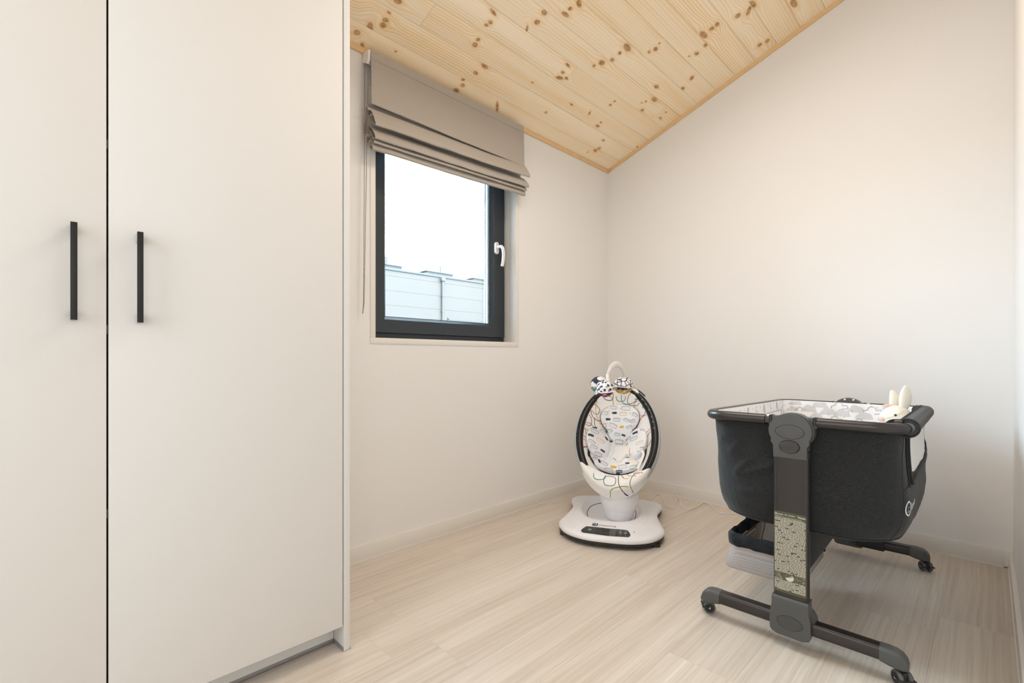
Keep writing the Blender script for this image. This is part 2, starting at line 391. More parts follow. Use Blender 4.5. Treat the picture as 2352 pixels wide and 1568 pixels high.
# flat prints: 2D shapes dropped onto a surface
class Print:
    def __init__(s, fn): s.fn = fn; s.bm = B()
    def poly(s, pts, mi=0):
        t = B(); vs = [t.verts.new((x, y, 0)) for x, y in pts]
        try: f = t.faces.new(vs)
        except ValueError: t.free(); return
        bmesh.ops.triangulate(t, faces=[f], ngon_method='EAR_CLIP')
        s._add(t, mi)
    def disc(s, cx, cy, r, mi=0, ry=None, n=16):
        t = B(); ry = ry or r; c = t.verts.new((cx, cy, 0))
        a = [t.verts.new((cx + r * .55 * math.cos(2 * PI * k / n), cy + ry * .55 * math.sin(2 * PI * k / n), 0)) for k in range(n)]
        b = [t.verts.new((cx + r * math.cos(2 * PI * k / n), cy + ry * math.sin(2 * PI * k / n), 0)) for k in range(n)]
        for k in range(n):
            j = (k + 1) % n; t.faces.new((c, a[k], a[j])); t.faces.new((a[k], b[k], b[j], a[j]))
        s._add(t, mi)
    def fill(s, x0, x1, lo, hi, T, mi=0, nx=20, ny=4):
        """area between two height curves, cut into small cells so that it follows the cloth; T maps local 2D to print 2D"""
        t = B(); g = []
        for i in range(nx + 1):
            x = x0 + (x1 - x0) * i / nx; a, c = lo(x), max(hi(x), lo(x) + 1e-5)
            g.append([t.verts.new((*T(x, a + (c - a) * k / ny), 0)) for k in range(ny + 1)])
        for i in range(nx):
            for k in range(ny): t.faces.new((g[i][k], g[i + 1][k], g[i + 1][k + 1], g[i][k + 1]))
        s._add(t, mi)
    def line(s, pts, w, mi=0, closed=False):
        p = [Vector((a[0], a[1])) for a in pts]; n = len(p); t = B(); L = []; R = []
        for i in range(n):
            a = p[(i - 1) % n] if (closed or i) else p[i]; b = p[(i + 1) % n] if (closed or i < n - 1) else p[i]
            d = (b - a); d = d.normalized() if d.length > 1e-9 else Vector((1, 0)); q = Vector((-d.y, d.x)) * w / 2
            L.append(t.verts.new((*(p[i] + q), 0))); R.append(t.verts.new((*(p[i] - q), 0)))
        for i in range(n if closed else n - 1):
            j = (i + 1) % n; t.faces.new((L[i], R[i], R[j], L[j]))
        s._add(t, mi)
    def text(s, txt, size, ox, oy, mi=0, align='LEFT', bold=0.0, sx=1.0):
        c = bpy.data.curves.new('t', 'FONT'); c.body = txt; c.size = size; c.align_x = align; c.offset = bold; c.resolution_u = 3
        o = bpy.data.objects.new('t', c); COL.objects.link(o)
        dg = bpy.context.evaluated_depsgraph_get(); me = bpy.data.meshes.new_from_object(o.evaluated_get(dg), depsgraph=dg)
        t = B(); t.from_mesh(me)
        for v in t.verts: v.co = Vector((v.co.x * sx + ox, v.co.y + oy, 0))
        bpy.data.objects.remove(o); bpy.data.curves.remove(c); bpy.data.meshes.remove(me)
        s._add(t, mi)
    def _add(s, t, mi):
        bad = []
        for v in t.verts:
            q = s.fn(v.co.x, v.co.y)
            if q is None: bad.append(v)
            else: v.co = q
        if bad: bmesh.ops.delete(t, geom=bad, context='VERTS')
        merge(s.bm, t, mi)

# ------------------------------------------------------------------ room shell
RX = 2.0043; YF = -4.45
WY0, WY1, WZ0, WZ1 = -1.835, -0.945, 0.974, 2.06      # window opening (clear)
b = B()
box(b, -0.30, 0, YF - .15, 0.15, -0.06, WZ0 - .026); box(b, -0.30, 0, YF - .15, 0.15, WZ1 + .026, 2.25)
box(b, -0.30, 0, YF - .15, WY0 - .025, WZ0 - .026, WZ1 + .026); box(b, -0.30, 0, WY1 + .025, 0.15, WZ0 - .026, WZ1 + .026)
structure(obj('wall_left', b, wall_m))
b = B(); prism(b, [(-0.3, -0.06), (2.25, -0.06), (2.25, CH + SLOPE * 2.25 + .02), (-0.3, CH - SLOPE * .3 + .02)], 0, 0.15)
structure(obj('wall_back', b, wall_m, F=Matrix(((1, 0, 0, 0), (0, 0, 1, 0), (0, 1, 0, 0), (0, 0, 0, 1)))))
DY0, DY1, DZ = -3.80, -2.90, 2.12                      # doorway to the landing
b = B(); box(b, RX, RX + .12, DY1, 0.0, -0.06, 2.95); box(b, RX, RX + .12, YF, DY0, -0.06, 2.95); box(b, RX, RX + .12, DY0, DY1, DZ, 2.95)
structure(obj('wall_right', b, wall_m))
b = B(); box(b, -0.3, RX + .15, YF - .12, YF, -0.06, 2.95)
structure(obj('wall_front', b, wall_m))
# landing beyond the doorway
b = B(); box(b, RX + .6, RX + .7, YF - .1, -1.9, -.06, 2.6); box(b, RX + .1, RX + .7, YF - .1, YF, -.06, 2.6); box(b, RX + .1, RX + .7, -2.0, -1.9, -.06, 2.6); box(b, RX + .1, RX + .7, YF - .1, -1.9, 2.5, 2.6)
structure(obj('wall_landing', b, wall_m))
# door casing of the doorway
b = B()
for (y0, y1) in ((DY0 - .05, DY0 + .012), (DY1 - .012, DY1 + .05)): box(b, RX - .012, RX + .13, y0, y1, 0, DZ + .05, .002)
box(b, RX - .012, RX + .13, DY0, DY1, DZ - .012, DZ + .05, .002)
structure(obj('trim_3', b, white_trim))

# floor: slab and single planks
b = B(); box(b, -0.02, RX + .6, YF - .1, 0.02, -0.08, -0.0045)
fl = structure(obj('floor', b, plain('underlay', (.44, .37, .30), .9)))
PW = 0.1847; PL = 1.316
for k in range(-4, 8):
    x0 = 0.7006 + k * PW; x1 = x0 + PW
    if x1 < 0.0: continue
    off = -2.031 if k % 2 == 0 else -2.031 + PL * (0.36 + 0.27 * ((k * 7) % 3))
    y = off - PL * 4
    while y < 0:
        a, c = max(y, YF), min(y + PL, 0.0)
        if c - a > 0.02:
            t = B(); bmesh.ops.create_cube(t, size=1)
            X0, X1 = max(x0, -0.005), min(x1, RX + .01); g = 0.0001
            for v in t.verts: v.co = Vector(((X0 + X1) / 2 + v.co.x * (X1 - X0 - g), (a + c) / 2 + v.co.y * (c - a - g), -0.002 + v.co.z * 0.004))
            top = [e for e in t.edges if all(v.co.z > -0.001 for v in e.verts)]
            bmesh.ops.bevel(t, geom=top, offset=0.0004, segments=1, affect='EDGES')
            obj('plank', t, floor_m, fl)
        y += PL

# ceiling: sloping pine boards
KNOTS = [  # along the slope, along the wall, radius, stretch, turn
 (0.060, -1.950, 0.0154, 1.12, -0.24), (0.103, -1.914, 0.0171, 2.20, 1.25), (0.171, -1.877, 0.0132, 1.20, -0.21), (0.146, -1.874, 0.0160, 1.03, -0.06), (0.207, -1.880, 0.0075, 1.46, 0.18),
 (0.268, -1.874, 0.0154, 1.38, -0.17), (0.015, -1.905, 0.0102, 2.00, 1.15), (0.065, -1.768, 0.0064, 1.27, -0.13), (0.308, -1.481, 0.0121, 1.09, -0.24), (0.280, -1.477, 0.0155, 1.11, 0.26),
 (0.161, -1.377, 0.0122, 1.41, 0.18), (0.214, -1.363, 0.0141, 2.00, 0.15), (0.097, -1.408, 0.0092, 1.40, -0.18), (0.069, -1.388, 0.0135, 1.15, 0.08), (0.027, -1.398, 0.0155, 1.37, 0.21),
 (0.383, -1.494, 0.0090, 1.44, -0.25), (0.403, -1.487, 0.0111, 1.30, 0.10), (0.445, -1.507, 0.0094, 3.00, 0.25), (0.051, -1.135, 0.0097, 5.00, 0.85), (0.569, -1.307, 0.0133, 1.50, 0.15),
 (0.519, -1.302, 0.0145, 1.25, -0.19), (0.469, -1.319, 0.0073, 3.00, 0.95), (0.648, -1.216, 0.0114, 1.24, -0.25), (0.618, -1.215, 0.0114, 2.50, -0.05), (0.697, -1.208, 0.0105, 1.47, 0.22),
 (0.685, -1.198, 0.0128, 2.00, 0.25), (0.549, -0.835, 0.0183, 1.40, 0.03), (0.515, -0.856, 0.0101, 1.15, 0.25), (0.679, -0.790, 0.0183, 2.20, 0.15), (0.638, -0.797, 0.0112, 1.29, 0.23),
 (0.590, -0.798, 0.0118, 1.50, 0.15), (0.759, -0.640, 0.0143, 1.30, 0.21), (0.730, -0.657, 0.0089, 1.50, 0.15), (0.789, -0.654, 0.0065, 1.25, -0.05), (0.442, -0.987, 0.0084, 3.00, 0.15),
 (0.398, -0.977, 0.0100, 1.60, 0.06), (0.365, -0.966, 0.0134, 2.20, -0.25), (0.383, -0.929, 0.0090, 2.00, 0.15), (0.269, -1.076, 0.0066, 1.22, -0.20), (0.160, -0.850, 0.0101, 1.15, 0.19),
 (0.276, -0.757, 0.0077, 2.00, 0.15), (0.426, -0.535, 0.0089, 1.02, -0.27), (0.395, -0.535, 0.0089, 1.50, 0.05), (0.625, -0.395, 0.0143, 1.60, 0.05), (0.564, -0.314, 0.0166, 2.00, 0.08),
 (0.527, -0.350, 0.0085, 1.14, 0.02), (0.508, -0.365, 0.0065, 1.24, -0.09), (0.476, -0.305, 0.0118, 1.50, 0.15), (0.874, -0.398, 0.0133, 1.50, -0.18), (0.927, -0.405, 0.0114, 1.60, 0.15),
 (0.841, -0.420, 0.0066, 1.21, -0.18), (0.776, -0.253, 0.0153, 1.40, 0.55), (0.706, -0.227, 0.0133, 1.50, 0.08), (0.547, -0.138, 0.0068, 1.14, -0.09), (0.501, -0.125, 0.0080, 2.50, 0.15),
 (0.276, -0.468, 0.0077, 1.37, -0.11), (0.247, -0.462, 0.0121, 1.80, 0.05), (0.289, -0.600, 0.0080, 2.50, 0.95), (0.184, -0.313, 0.0103, 1.50, 0.04), (0.092, -0.280, 0.0135, 1.80, 0.24),
 (0.058, -0.319, 0.0071, 1.05, -0.26), (0.118, -0.273, 0.0154, 1.11, 0.16), (0.263, -0.022, 0.0074, 1.50, 0.15), (0.993, -0.476, 0.0142, 1.31, -0.16), (1.021, -0.475, 0.0133, 1.50, 0.15),
 (0.951, -0.481, 0.0168, 2.60, -0.05), (1.108, -0.423, 0.0168, 1.17, -0.19), (1.154, -0.399, 0.0137, 2.50, 0.65), (1.181, -0.418, 0.0146, 2.60, -0.05), (1.314, -0.217, 0.0162, 2.80, -0.05),
 (1.146, -0.094, 0.0143, 1.30, 0.15), (1.110, -0.108, 0.0138, 1.40, 0.05), (0.972, -4.114, 0.0150, 1.3, 0.2), (1.802, -2.291, 0.0153, 1.3, 0.2), (1.924, -4.164, 0.0109, 1.3, 0.2),
 (1.935, -2.650, 0.0121, 1.3, 0.2), (1.892, -2.959, 0.0162, 1.3, 0.2), (0.657, -3.817, 0.0124, 1.3, 0.2), (0.359, -3.437, 0.0176, 1.3, 0.2), (0.729, -4.181, 0.0084, 1.3, 0.2),
 (0.422, -2.633, 0.0116, 1.3, 0.2), (0.652, -4.006, 0.0178, 1.3, 0.2), (0.906, -3.784, 0.0086, 1.3, 0.2), (0.205, -3.863, 0.0148, 1.3, 0.2), (0.384, -4.118, 0.0129, 1.3, 0.2),
 (0.573, -2.205, 0.0092, 1.3, 0.2), (1.106, -2.652, 0.0121, 1.3, 0.2), (1.977, -3.244, 0.0104, 1.3, 0.2), (0.880, -4.126, 0.0122, 1.3, 0.2), (0.572, -2.421, 0.0163, 1.3, 0.2),
 (1.047, -4.137, 0.0105, 1.3, 0.2), (0.561, -3.784, 0.0103, 1.3, 0.2), (1.752, -3.917, 0.0085, 1.3, 0.2), (1.863, -3.069, 0.0179, 1.3, 0.2), (0.866, -2.398, 0.0145, 1.3, 0.2),
 (1.603, -2.711, 0.0129, 1.3, 0.2), (0.277, -3.778, 0.0167, 1.3, 0.2), (1.810, -2.351, 0.0114, 1.3, 0.2), (1.348, -2.601, 0.0144, 1.3, 0.2), (1.648, -3.144, 0.0145, 1.3, 0.2),
 (1.403, -3.663, 0.0172, 1.3, 0.2), (1.917, -4.051, 0.0177, 1.3, 0.2)]
ROWW = 0.119
rows = {}
for kn_ in KNOTS: rows.setdefault(math.floor((kn_[0] + 0.016) / ROWW), []).append(kn_)
b = B(); prism(b, [(-0.02, CH + .016 - SLOPE * .02), (RX + .02, CH + .016 + SLOPE * (RX + .02)), (RX + .02, CH + .08 + SLOPE * RX), (-.02, CH + .08)], YF - .1, 0.01)
ce = structure(obj('ceiling', b, gasket_m, F=Matrix(((1, 0, 0, 0), (0, 0, 1, 0), (0, 1, 0, 0), (0, 0, 0, 1)))))
BUTT = {2: [-1.74, -3.6], 3: [-0.932, -2.9], 4: [-0.177, -2.3], 9: [-0.118, -2.2], 0: [-2.6], 1: [-2.9], 5: [-2.7], 6: [-3.1], 7: [-2.0 - .6], 8: [-3.3]}
nx = Vector((SLOPE, 0, -1)).normalized()               # down-facing normal
for row in range(0, 19):
    s0 = -0.016 + row * ROWW; s1 = s0 + ROWW
    if row == 0: s0 = 0.0
    s1 = min(s1, RX * SK)
    if s1 - s0 < .01: continue
    mat_ = pine('pine_board_%02d' % row, rows.get(row, []), row * 3.7)
    cuts = sorted(BUTT.get(row, [-1.9 - (row * .37) % 1.4]))
    ys = [YF] + cuts + [0.0]
    for a, c in zip(ys[:-1], ys[1:]):
        t = B(); bmesh.ops.create_cube(t, size=1); g = 0.0005
        for v in t.verts:
            s_ = (s0 + s1) / 2 + v.co.x * (s1 - s0 - g); y_ = (a + c) / 2 + v.co.y * (c - a - g); d_ = 0.5 + v.co.z
            v.co = Vector((s_ / SK, y_, CH + SLOPE * s_ / SK)) - nx * (0.014 * d_)
        low = [e for e in t.edges if all(abs((v.co.z - CH - SLOPE * v.co.x)) < .002 for v in e.verts)]
        bmesh.ops.bevel(t, geom=low, offset=0.0013, segments=1, affect='EDGES')
        bmesh.ops.recalc_face_normals(t, faces=t.faces[:])
        obj('plank', t, mat_, ce)
trim_m = plain('pine_trim', (0.80, 0.555, 0.30), 0.55, spec=0.3, var=0.08, bscale=25)
b = B(); box(b, 0.0, 0.012, YF, 0.0, CH - .022, CH + .004, .0012)
structure(obj('trim_1', b, trim_m))
b = B(); prism(b, [(0.0, CH - .022), (RX, CH - .022 + SLOPE * RX), (RX, CH + SLOPE * RX + .004), (0, CH + .004)], -0.012, 0.0, .0012)
structure(obj('trim_2', b, trim_m, F=Matrix(((1, 0, 0, 0), (0, 0, 1, 0), (0, 1, 0, 0), (0, 0, 0, 1)))))
# baseboards with a thin sealant line at the floor
HB = 0.0712
def bboard(name, x0, x1, y0, y1, sx, sy):
    b = B(); box(b, x0, x1, y0, y1, 0.0, HB, .0015)
    o = structure(obj(name, b, white_trim)); b = B()
    if sy: box(b, x0, x1, y0 - .003, y0, 0.0, .003)
    elif sx > 0: box(b, x1, x1 + .003, y0, y1, 0, .003)
    else: box(b, x0 - .003, x0, y0, y1, 0, .003)
    obj('sealant_bead', b, pl_white2, o)
bboard('baseboard_left', 0.0, 0.012, YF, -0.012, 1, 0)
bboard('baseboard_back', 0.0, RX - .028, -0.012, 0.0, 0, 1)
bboard('baseboard_right', RX - .013, RX, DY1 + .05, -0.0125, -1, 0)
b = B(); box(b, RX - .028, RX - .0005, -0.0125, 0, 0.004, HB + .002, .001)
structure(obj('trim_4', b, white_trim))

# ------------------------------------------------------------------ window
win = bpy.data.objects.new('window_1', None); COL.objects.link(win); win.location = (0, -1.39, 0.96); win['kind'] = 'structure'
ROOT['window_1'] = Matrix.Translation(win.location)
def wobj(name, bm, m, par=None, **k): return obj(name, bm, m, par or win, WORLD, **k)
LX = 0.004
b = B(); box(b, -.16, LX, WY0 - .025, WY1 + .025, WZ0 - .0265, WZ0, .0012); wobj('sill_board', b, white_trim)
b = B(); box(b, -.16, LX, WY0 - .025, WY1 + .025, WZ1, WZ1 + .025, .0012); wobj('lining_head', b, white_trim)
for (y0, y1) in ((WY0 - .025, WY0), (WY1, WY1 + .025)):
    b = B(); box(b, -.16, LX, y0, y1, WZ0, WZ1, .0012); wobj('lining_side', b, white_trim)
b = B(); box(b, -.046, LX + .0005, WY1 - .0022, WY1 + .001, WZ0, WZ1, .0008); wobj('lining_edge_strip', b, white_trim)
def framebox(bm, x0, x1, y0, y1, z0, z1, wl, wr, wb, wt, bev=.002):
    box(bm, x0, x1, y0, y0 + wl, z0, z1, bev); box(bm, x0, x1, y1 - wr, y1, z0, z1, bev)
    box(bm, x0, x1, y0 + wl - .002, y1 - wr + .002, z0, z0 + wb, bev); box(bm, x0, x1, y0 + wl - .002, y1 - wr + .002, z1 - wt, z1, bev)
b = B(); framebox(b, -.168, -.098, WY0, WY1, WZ0, WZ1, .03, .014, .030, .03); wobj('outer_frame', b, frame_m)
SY0, SY1, SZ0, SZ1 = WY0 + .02, WY1 - .010, WZ0 + .030, WZ1 - .02
GY0, GY1, GZ0, GZ1 = -1.725, -1.050, 1.0805, WZ1 - .09   # glass opening at the bead
def miter(bm, x0, x1, oy0, oy1, oz0, oz1, iy0, iy1, iz0, iz1, x0i=None, x1i=None):
    """four mitred rails between an outer and an inner rectangle"""
    O = [(oy0, oz0), (oy1, oz0), (oy1, oz1), (oy0, oz1)]; I = [(iy0, iz0), (iy1, iz0), (iy1, iz1), (iy0, iz1)]
    x0i = x0 if x0i is None else x0i; x1i = x1 if x1i is None else x1i
    t = B()
    for i in range(4):
        j = (i + 1) % 4
        vs = [t.verts.new(p) for p in ((x1, *O[i]), (x1, *O[j]), (x1i, *I[j]), (x1i, *I[i]), (x0, *O[i]), (x0, *O[j]), (x0i, *I[j]), (x0i, *I[i]))]
        for q in ((0, 1, 2, 3), (7, 6, 5, 4), (0, 4, 5, 1), (3, 2, 6, 7), (1, 5, 6, 2), (0, 3, 7, 4)): t.faces.new([vs[k] for k in q])
    bmesh.ops.recalc_face_normals(t, faces=t.faces[:]); merge(bm, t)
b = B(); miter(b, -.15, -.084, SY0, SY1, SZ0, SZ1, GY0 - .014, GY1 + .014, GZ0 - .014, GZ1 + .014, x1i=-.086)
sash = wobj('sash', b, frame_m, ang=5)
b = B(); miter(b, -.15, -.0875, GY0 - .014, GY1 + .014, GZ0 - .014, GZ1 + .014, GY0, GY1, GZ0, GZ1, x1i=-.106); wobj('glazing_bead', b, frame_m, sash, ang=5)
b = B(); miter(b, -.12, -.109, GY0 - .003, GY1 + .003, GZ0 - .003, GZ1 + .003, GY0 + .003, GY1 - .003, GZ0 + .003, GZ1 - .003); wobj('gasket', b, gasket_m, sash, ang=5)
b = B(); miter(b, -.134, -.121, GY0 - .004, GY1 + .004, GZ0 - .004, GZ1 + .004, GY0 + .004, GY1 - .004, GZ0 + .004, GZ1 - .004); wobj('spacer_bar', b, spacer_m, sash, ang=5)
for x in (-.1165, -.138):
    b = B(); box(b, x - .002, x + .002, GY0 - .01, GY1 + .01, GZ0 - .01, GZ1 + .01); wobj('pane', b, glass_m, sash)
# lever handle
hy = -1.020; hz = 1.52
b = B(); prism(b, [(y, z) for y, z in [(hy + .0135 * math.cos(a) * 1.0, hz + (.022 if math.sin(a) > 0 else -.022) + .0135 * math.sin(a)) for a in [2 * PI * k / 28 for k in range(28)]]], -.086, -.073, .003, 3, mat=Matrix(((0, 0, 1, 0), (1, 0, 0, 0), (0, 1, 0, 0), (0, 0, 0, 1))))
hd = wobj('handle_plate', b, satin_m)
b = B(); tube(b, catmull([(-.076, hy, hz + .004), (-.055, hy, hz + .004), (-.040, hy + .001, hz + .003), (-.031, hy + .004, hz - .012), (-.028, hy + .006, hz - .045), (-.029, hy + .003, hz - .085), (-.032, hy - .002, hz - .112)], 6), lambda t: .0085 + .001 * math.sin(t * PI), 12, sx=1.0, sy=1.0)
wobj('handle_lever', b, satin_m, hd)

# ------------------------------------------------------------------ wardrobe
wd = thing('wardrobe', 'tall off-white two-door wardrobe with black bar handles beside the window wall', 'wardrobe', Matrix.Translation((0.29, -2.79, 0)))
XF = 0.5652; DB = 0.0774; DT = 2.19
def wo(name, bm, m, par=None, **k): return obj(name, bm, m, par or wd, WORLD, **k)
b = B(); box(b, 0.02, XF - .0215, -3.335, -2.2485, .09, 2.20); wo('carcass', b, carc_m)
b = B(); box(b, 0.014, XF, -2.2482, -2.2292, 0.0015, 2.215, .0008); ep = wo('end_panel', b, board_m)
b = B(); box(b, 0.02, XF - .001, -2.2493, -2.2482, 0.001, 0.012); box(b, .3, XF + .0008, -2.2292, -2.2275, .0008, .006); wo('edge_seal', b, seal_m, ep)
b = B(); box(b, 0.014, XF, -3.345, -3.3265, 0.0015, 2.215, .0008); wo('end_panel', b, board_m)
b = B(); box(b, 0.02, XF - .02, -3.345, -2.2292, 2.198, 2.215, .0008); wo('top_panel', b, board_m)
b = B(); box(b, 0.478, 0.4965, -3.3265, -2.2500, 0.012, 0.088); pn = wo('plinth', b, board_m)
b = B(); box(b, 0.480, 0.4985, -3.3265, -2.2500, 0.0035, 0.0125, .001); wo('plinth_seal', b, seal_m, pn)
for (y0, y1, hy_) in ((-3.324, -2.7917, -2.8453), (-2.7880, -2.2522, -2.7364)):
    b = B(); box(b, XF - .0185, XF, y0, y1, DB, DT, .0009); d = wo('door', b, board_m)
    b = B(); box(b, XF + .026, XF + .034, hy_ - .0054, hy_ + .0054, 0.9605, 1.1625, .0004); h = wo('handle', b, black_m, d, label='black bar handle on grey metal feet')
    for z0 in (0.9605, 1.1425):
        b = B(); box(b, XF, XF + .026, hy_ - .0050, hy_ + .0050, z0 + .0002, z0 + .0198, .0004); wo('handle_foot', b, alu_m, d)
for z in (1.355, 0.945, 0.537):
    b = B(); box(b, XF - .0212, XF - .010, -2.7914, -2.7883, z - .0095, z + .0095); wo('door_bumper', b, hinge_m)

# ------------------------------------------------------------------ roman blind
bl = thing('roman_blind', 'taupe linen roman blind half raised over the window', 'blind', Matrix.Translation((0.03, -1.41, 1.79)))
def bo(name, bm, m, par=None, **k): return obj(name, bm, m, par or bl, WORLD, **k)
BY0, BY1 = -1.886, -0.937
def cloth_strip(prof, thick, amp, seed, y0=BY0, y1=BY1, n=60, tilt=True, endflare=0.0):
    """a cloth profile in (x,z) swept along the wall with gentle sag and waviness"""
    P = catmull([(x, 0, z) for x, z in prof], 6)
    rs = []
    m = len(P)
    nor = []
    for i in range(m):
        d = (P[min(m - 1, i + 1)] - P[max(0, i - 1)]).normalized(); nor.append(Vector((-d.z, 0, d.x)))
    for j in range(n + 1):
        f = j / n; y = y0 + (y1 - y0) * f; ring = []
        tz = (-0.013 + 0.030 * f) if tilt else 0.0
        for side in (0, 1):
            idx = range(m) if side == 0 else range(m - 1, -1, -1)
            for i in idx:
                w = noise.noise(Vector((y * 3.2, i / m * 1.2, seed))) * amp + noise.noise(Vector((y * 11, i / m * 3, seed + 9))) * amp * .35
                k = min(1, i / (m * .35))
                q = P[i] + nor[i] * (thick * side)
                ring.append(Vector((q.x + w * k + endflare * k * (f ** 6), y + .004 * noise.noise(Vector((i * .3, seed, j // n * 5))) * (f > .98), q.z + tz * (1 if i > 0 else .4) + w * .6 * k)))
        rs.append(ring)
    t = B(); rings(t, rs); return t
b = B(); box(b, .006, .052, BY0 + .002, BY1 - .004, 2.172, 2.205, .002); bo('head_rail', b, satin_m)
b = B(); prism(b, [(.004, 2.170), (.024, 2.162), (.044, 2.150), (.054, 2.168), (.056, 2.206), (.004, 2.209)], BY0 - .012, BY0 - .001, .001, mat=Matrix(((1, 0, 0, 0), (0, 0, 1, 0), (0, 1, 0, 0), (0, 0, 0, 1)))); bo('chain_bracket', b, pl_white2)
fp = bo('fabric_panel', cloth_strip([(.054, 2.2085), (.0575, 2.20), (.0605, 2.12), (.061, 2.05), (.0615, 2.01), (.0625, 1.985), (.0622, 1.9790), (.0575, 1.9770), (.042, 1.986), (.026, 1.992)], -.0018, .0022, 3.0, tilt=False), linen_m)
b = B(); tube(b, [(.0605, BY0 + .01, 2.170), (.0605, BY1 - .01, 2.170)], .0011, 6); bo('stitch_line', b, linen_m, fp)
bo('fold', cloth_strip([(.030, 1.992), (.038, 1.980), (.052, 1.966), (.070, 1.944), (.088, 1.915), (.098, 1.893), (.094, 1.885), (.082, 1.892), (.060, 1.912)], -.0018, .0055, 11.0, endflare=.010), linen_m)
bo('fold', cloth_strip([(.030, 1.905), (.050, 1.893), (.070, 1.872), (.086, 1.850), (.092, 1.836), (.088, 1.829), (.076, 1.836), (.055, 1.855)], -.0018, .0055, 17.0, endflare=.006), linen_m)
bo('fold', cloth_strip([(.046, 1.870), (.062, 1.850), (.076, 1.832), (.084, 1.822), (.083, 1.8155), (.074, 1.8165), (.050, 1.838)], -.0018, .004, 23.0), linen_m)
bo('fold', cloth_strip([(.040, 1.860), (.056, 1.832), (.066, 1.812), (.0705, 1.797), (.067, 1.790), (.058, 1.792), (.040, 1.815)], -.0018, .004, 31.0), linen_m)
for k, (x, z) in enumerate(((.030, 1.875), (.022, 1.90))):  # folds stacked at the back, seen at the side
    b = B(); tube(b, catmull([(x + .03, 0, z + .05), (x + .012, 0, z + .062), (x, 0, z + .04), (x - .004, 0, z - .02), (x + .008, 0, z - .048), (x + .024, 0, z - .035)], 5), .0016, 6, mat=None) if False else None
    bo('fold', cloth_strip([(x + .034, z + .06), (x + .014, z + .066), (x + .002, z + .04), (x - .002, z - .02), (x + .008, z - .05), (x + .026, z - .04)], -.0016, .003, 41.0 + k * 7, y0=BY0 - .006 - .010 * k), linen_m)
def beads(bm, path, step, r):
    pts = resamp(path, max(2, int(sum((Vector(path[i + 1]) - Vector(path[i])).length for i in range(len(path) - 1)) / step)), False)
    for p in pts:
        t = B(); bmesh.ops.create_icosphere(t, subdivisions=1, radius=r, matrix=Matrix.Translation(p)); merge(bm, t)
    tube(bm, path, r * .3, 5)
b = B()
cy0 = BY0 - .007
beads(b, [(.020, cy0 - .003, 2.166), (.022, cy0 - .006, 1.6), (.022, cy0 - .010, 1.12)], .0052, .0023)
beads(b, [(.022, cy0 - .010, 1.12), (.024, cy0 - .0145, 1.0745), (.028, cy0 - .010, 1.12), (.040, cy0 - .003, 1.85), (.044, cy0, 2.155)], .0052, .0023)
ch = bo('bead_chain', b, chain_m); ch['kind'] = 'stuff'

# ------------------------------------------------------------------ baby swing
SWM = Matrix.Translation((.563, -.811, 0)) @ Matrix.Rotation(math.radians(29), 4, 'Z')
sw = thing('baby_swing', 'white electric baby swing with egg-shaped patterned seat in the corner', 'baby swing', SWM)
half = [(0, -.266), (.085, -.261), (.150, -.240), (.205, -.200), (.243, -.140), (.258, -.085), (.252, -.03), (.238, .05), (.229, .13), (.230, .20), (.246, .262), (.256, .312), (.250, .352), (.225, .380), (.16, .396), (.08, .404), (0, .406)]
outl = catmull([(x, y, 0) for x, y in half] + [(-x, y, 0) for x, y in half[-2:0:-1]], 6, True)
CB = Vector((0, .07, 0))
outl = resamp([tuple(p) for p in outl], 120)
RC = Vector((-.012, .158, 0)); RA, RB = .155, .208
ang0 = [math.atan2(p.y - RC.y, p.x - RC.x) for p in outl]
recess = [RC + Vector((RA * math.copysign(abs(math.cos(a)) ** .8, math.cos(a)), RB * math.copysign(abs(math.sin(a)) ** .8, math.sin(a)), 0)) for a in ang0]
def bring(f, z, inn=0.0):  # outline blended towards the recess rim
    return [Vector((*(p.lerp(q, f)).xy, z)) for p, q in zip(outl, recess)]
def sring(k, z): return [Vector((CB.x + (p.x - CB.x) * k, CB.y + (p.y - CB.y) * k, z)) for p in outl]
b = B(); rings(b, [sring(.955, .012), sring(.985, .014), sring(.992, .022), sring(.990, .031), sring(.93, .032)])
sb = obj('base_skirt', b, pl_black, sw, SWM)
for (x, y) in ((-.222, -.13), (.215, -.16), (.215, .30), (-.215, .30)):
    b = B(); prism(b, ell(16, .022, .018, x, y), 0, .014); obj('foot', b, pl_black, sw, SWM)
b = B()
rs = [sring(.992, .030), sring(1.0, .034), sring(1.0, .040), sring(.992, .047), bring(.10, .0535), bring(.25, .0585), bring(.5, .062), bring(.78, .0635), bring(.93, .0630), bring(1.0, .0605)]
rcs = lambda k, z: [Vector((RC.x + (q.x - RC.x) * k, RC.y + (q.y - RC.y) * k, z)) for q in recess]
rs += [rcs(.985, .057), rcs(.95, .050), rcs(.89, .042), rcs(.845, .0375), rcs(.82, .0362), rcs(.6, .0362), rcs(.2, .0362)]
rings(b, rs, cap=(False, True)); shell = obj('base_shell', b, pl_white, sw, SWM, ang=50)
b = B(); tube(b, rcs(.835, .0372), .0017, 6, True); obj('recess_seam', b, pl_black, shell, SWM)
sbv = bvh_of(shell)
def on_shell(off=.0006):
    def fn(x, y):
        h = sbv.ray_cast(Vector((x, y, .3)), Vector((0, 0, -1)))
        return None if h[0] is None else h[0] + Vector((0, 0, off))
    return fn
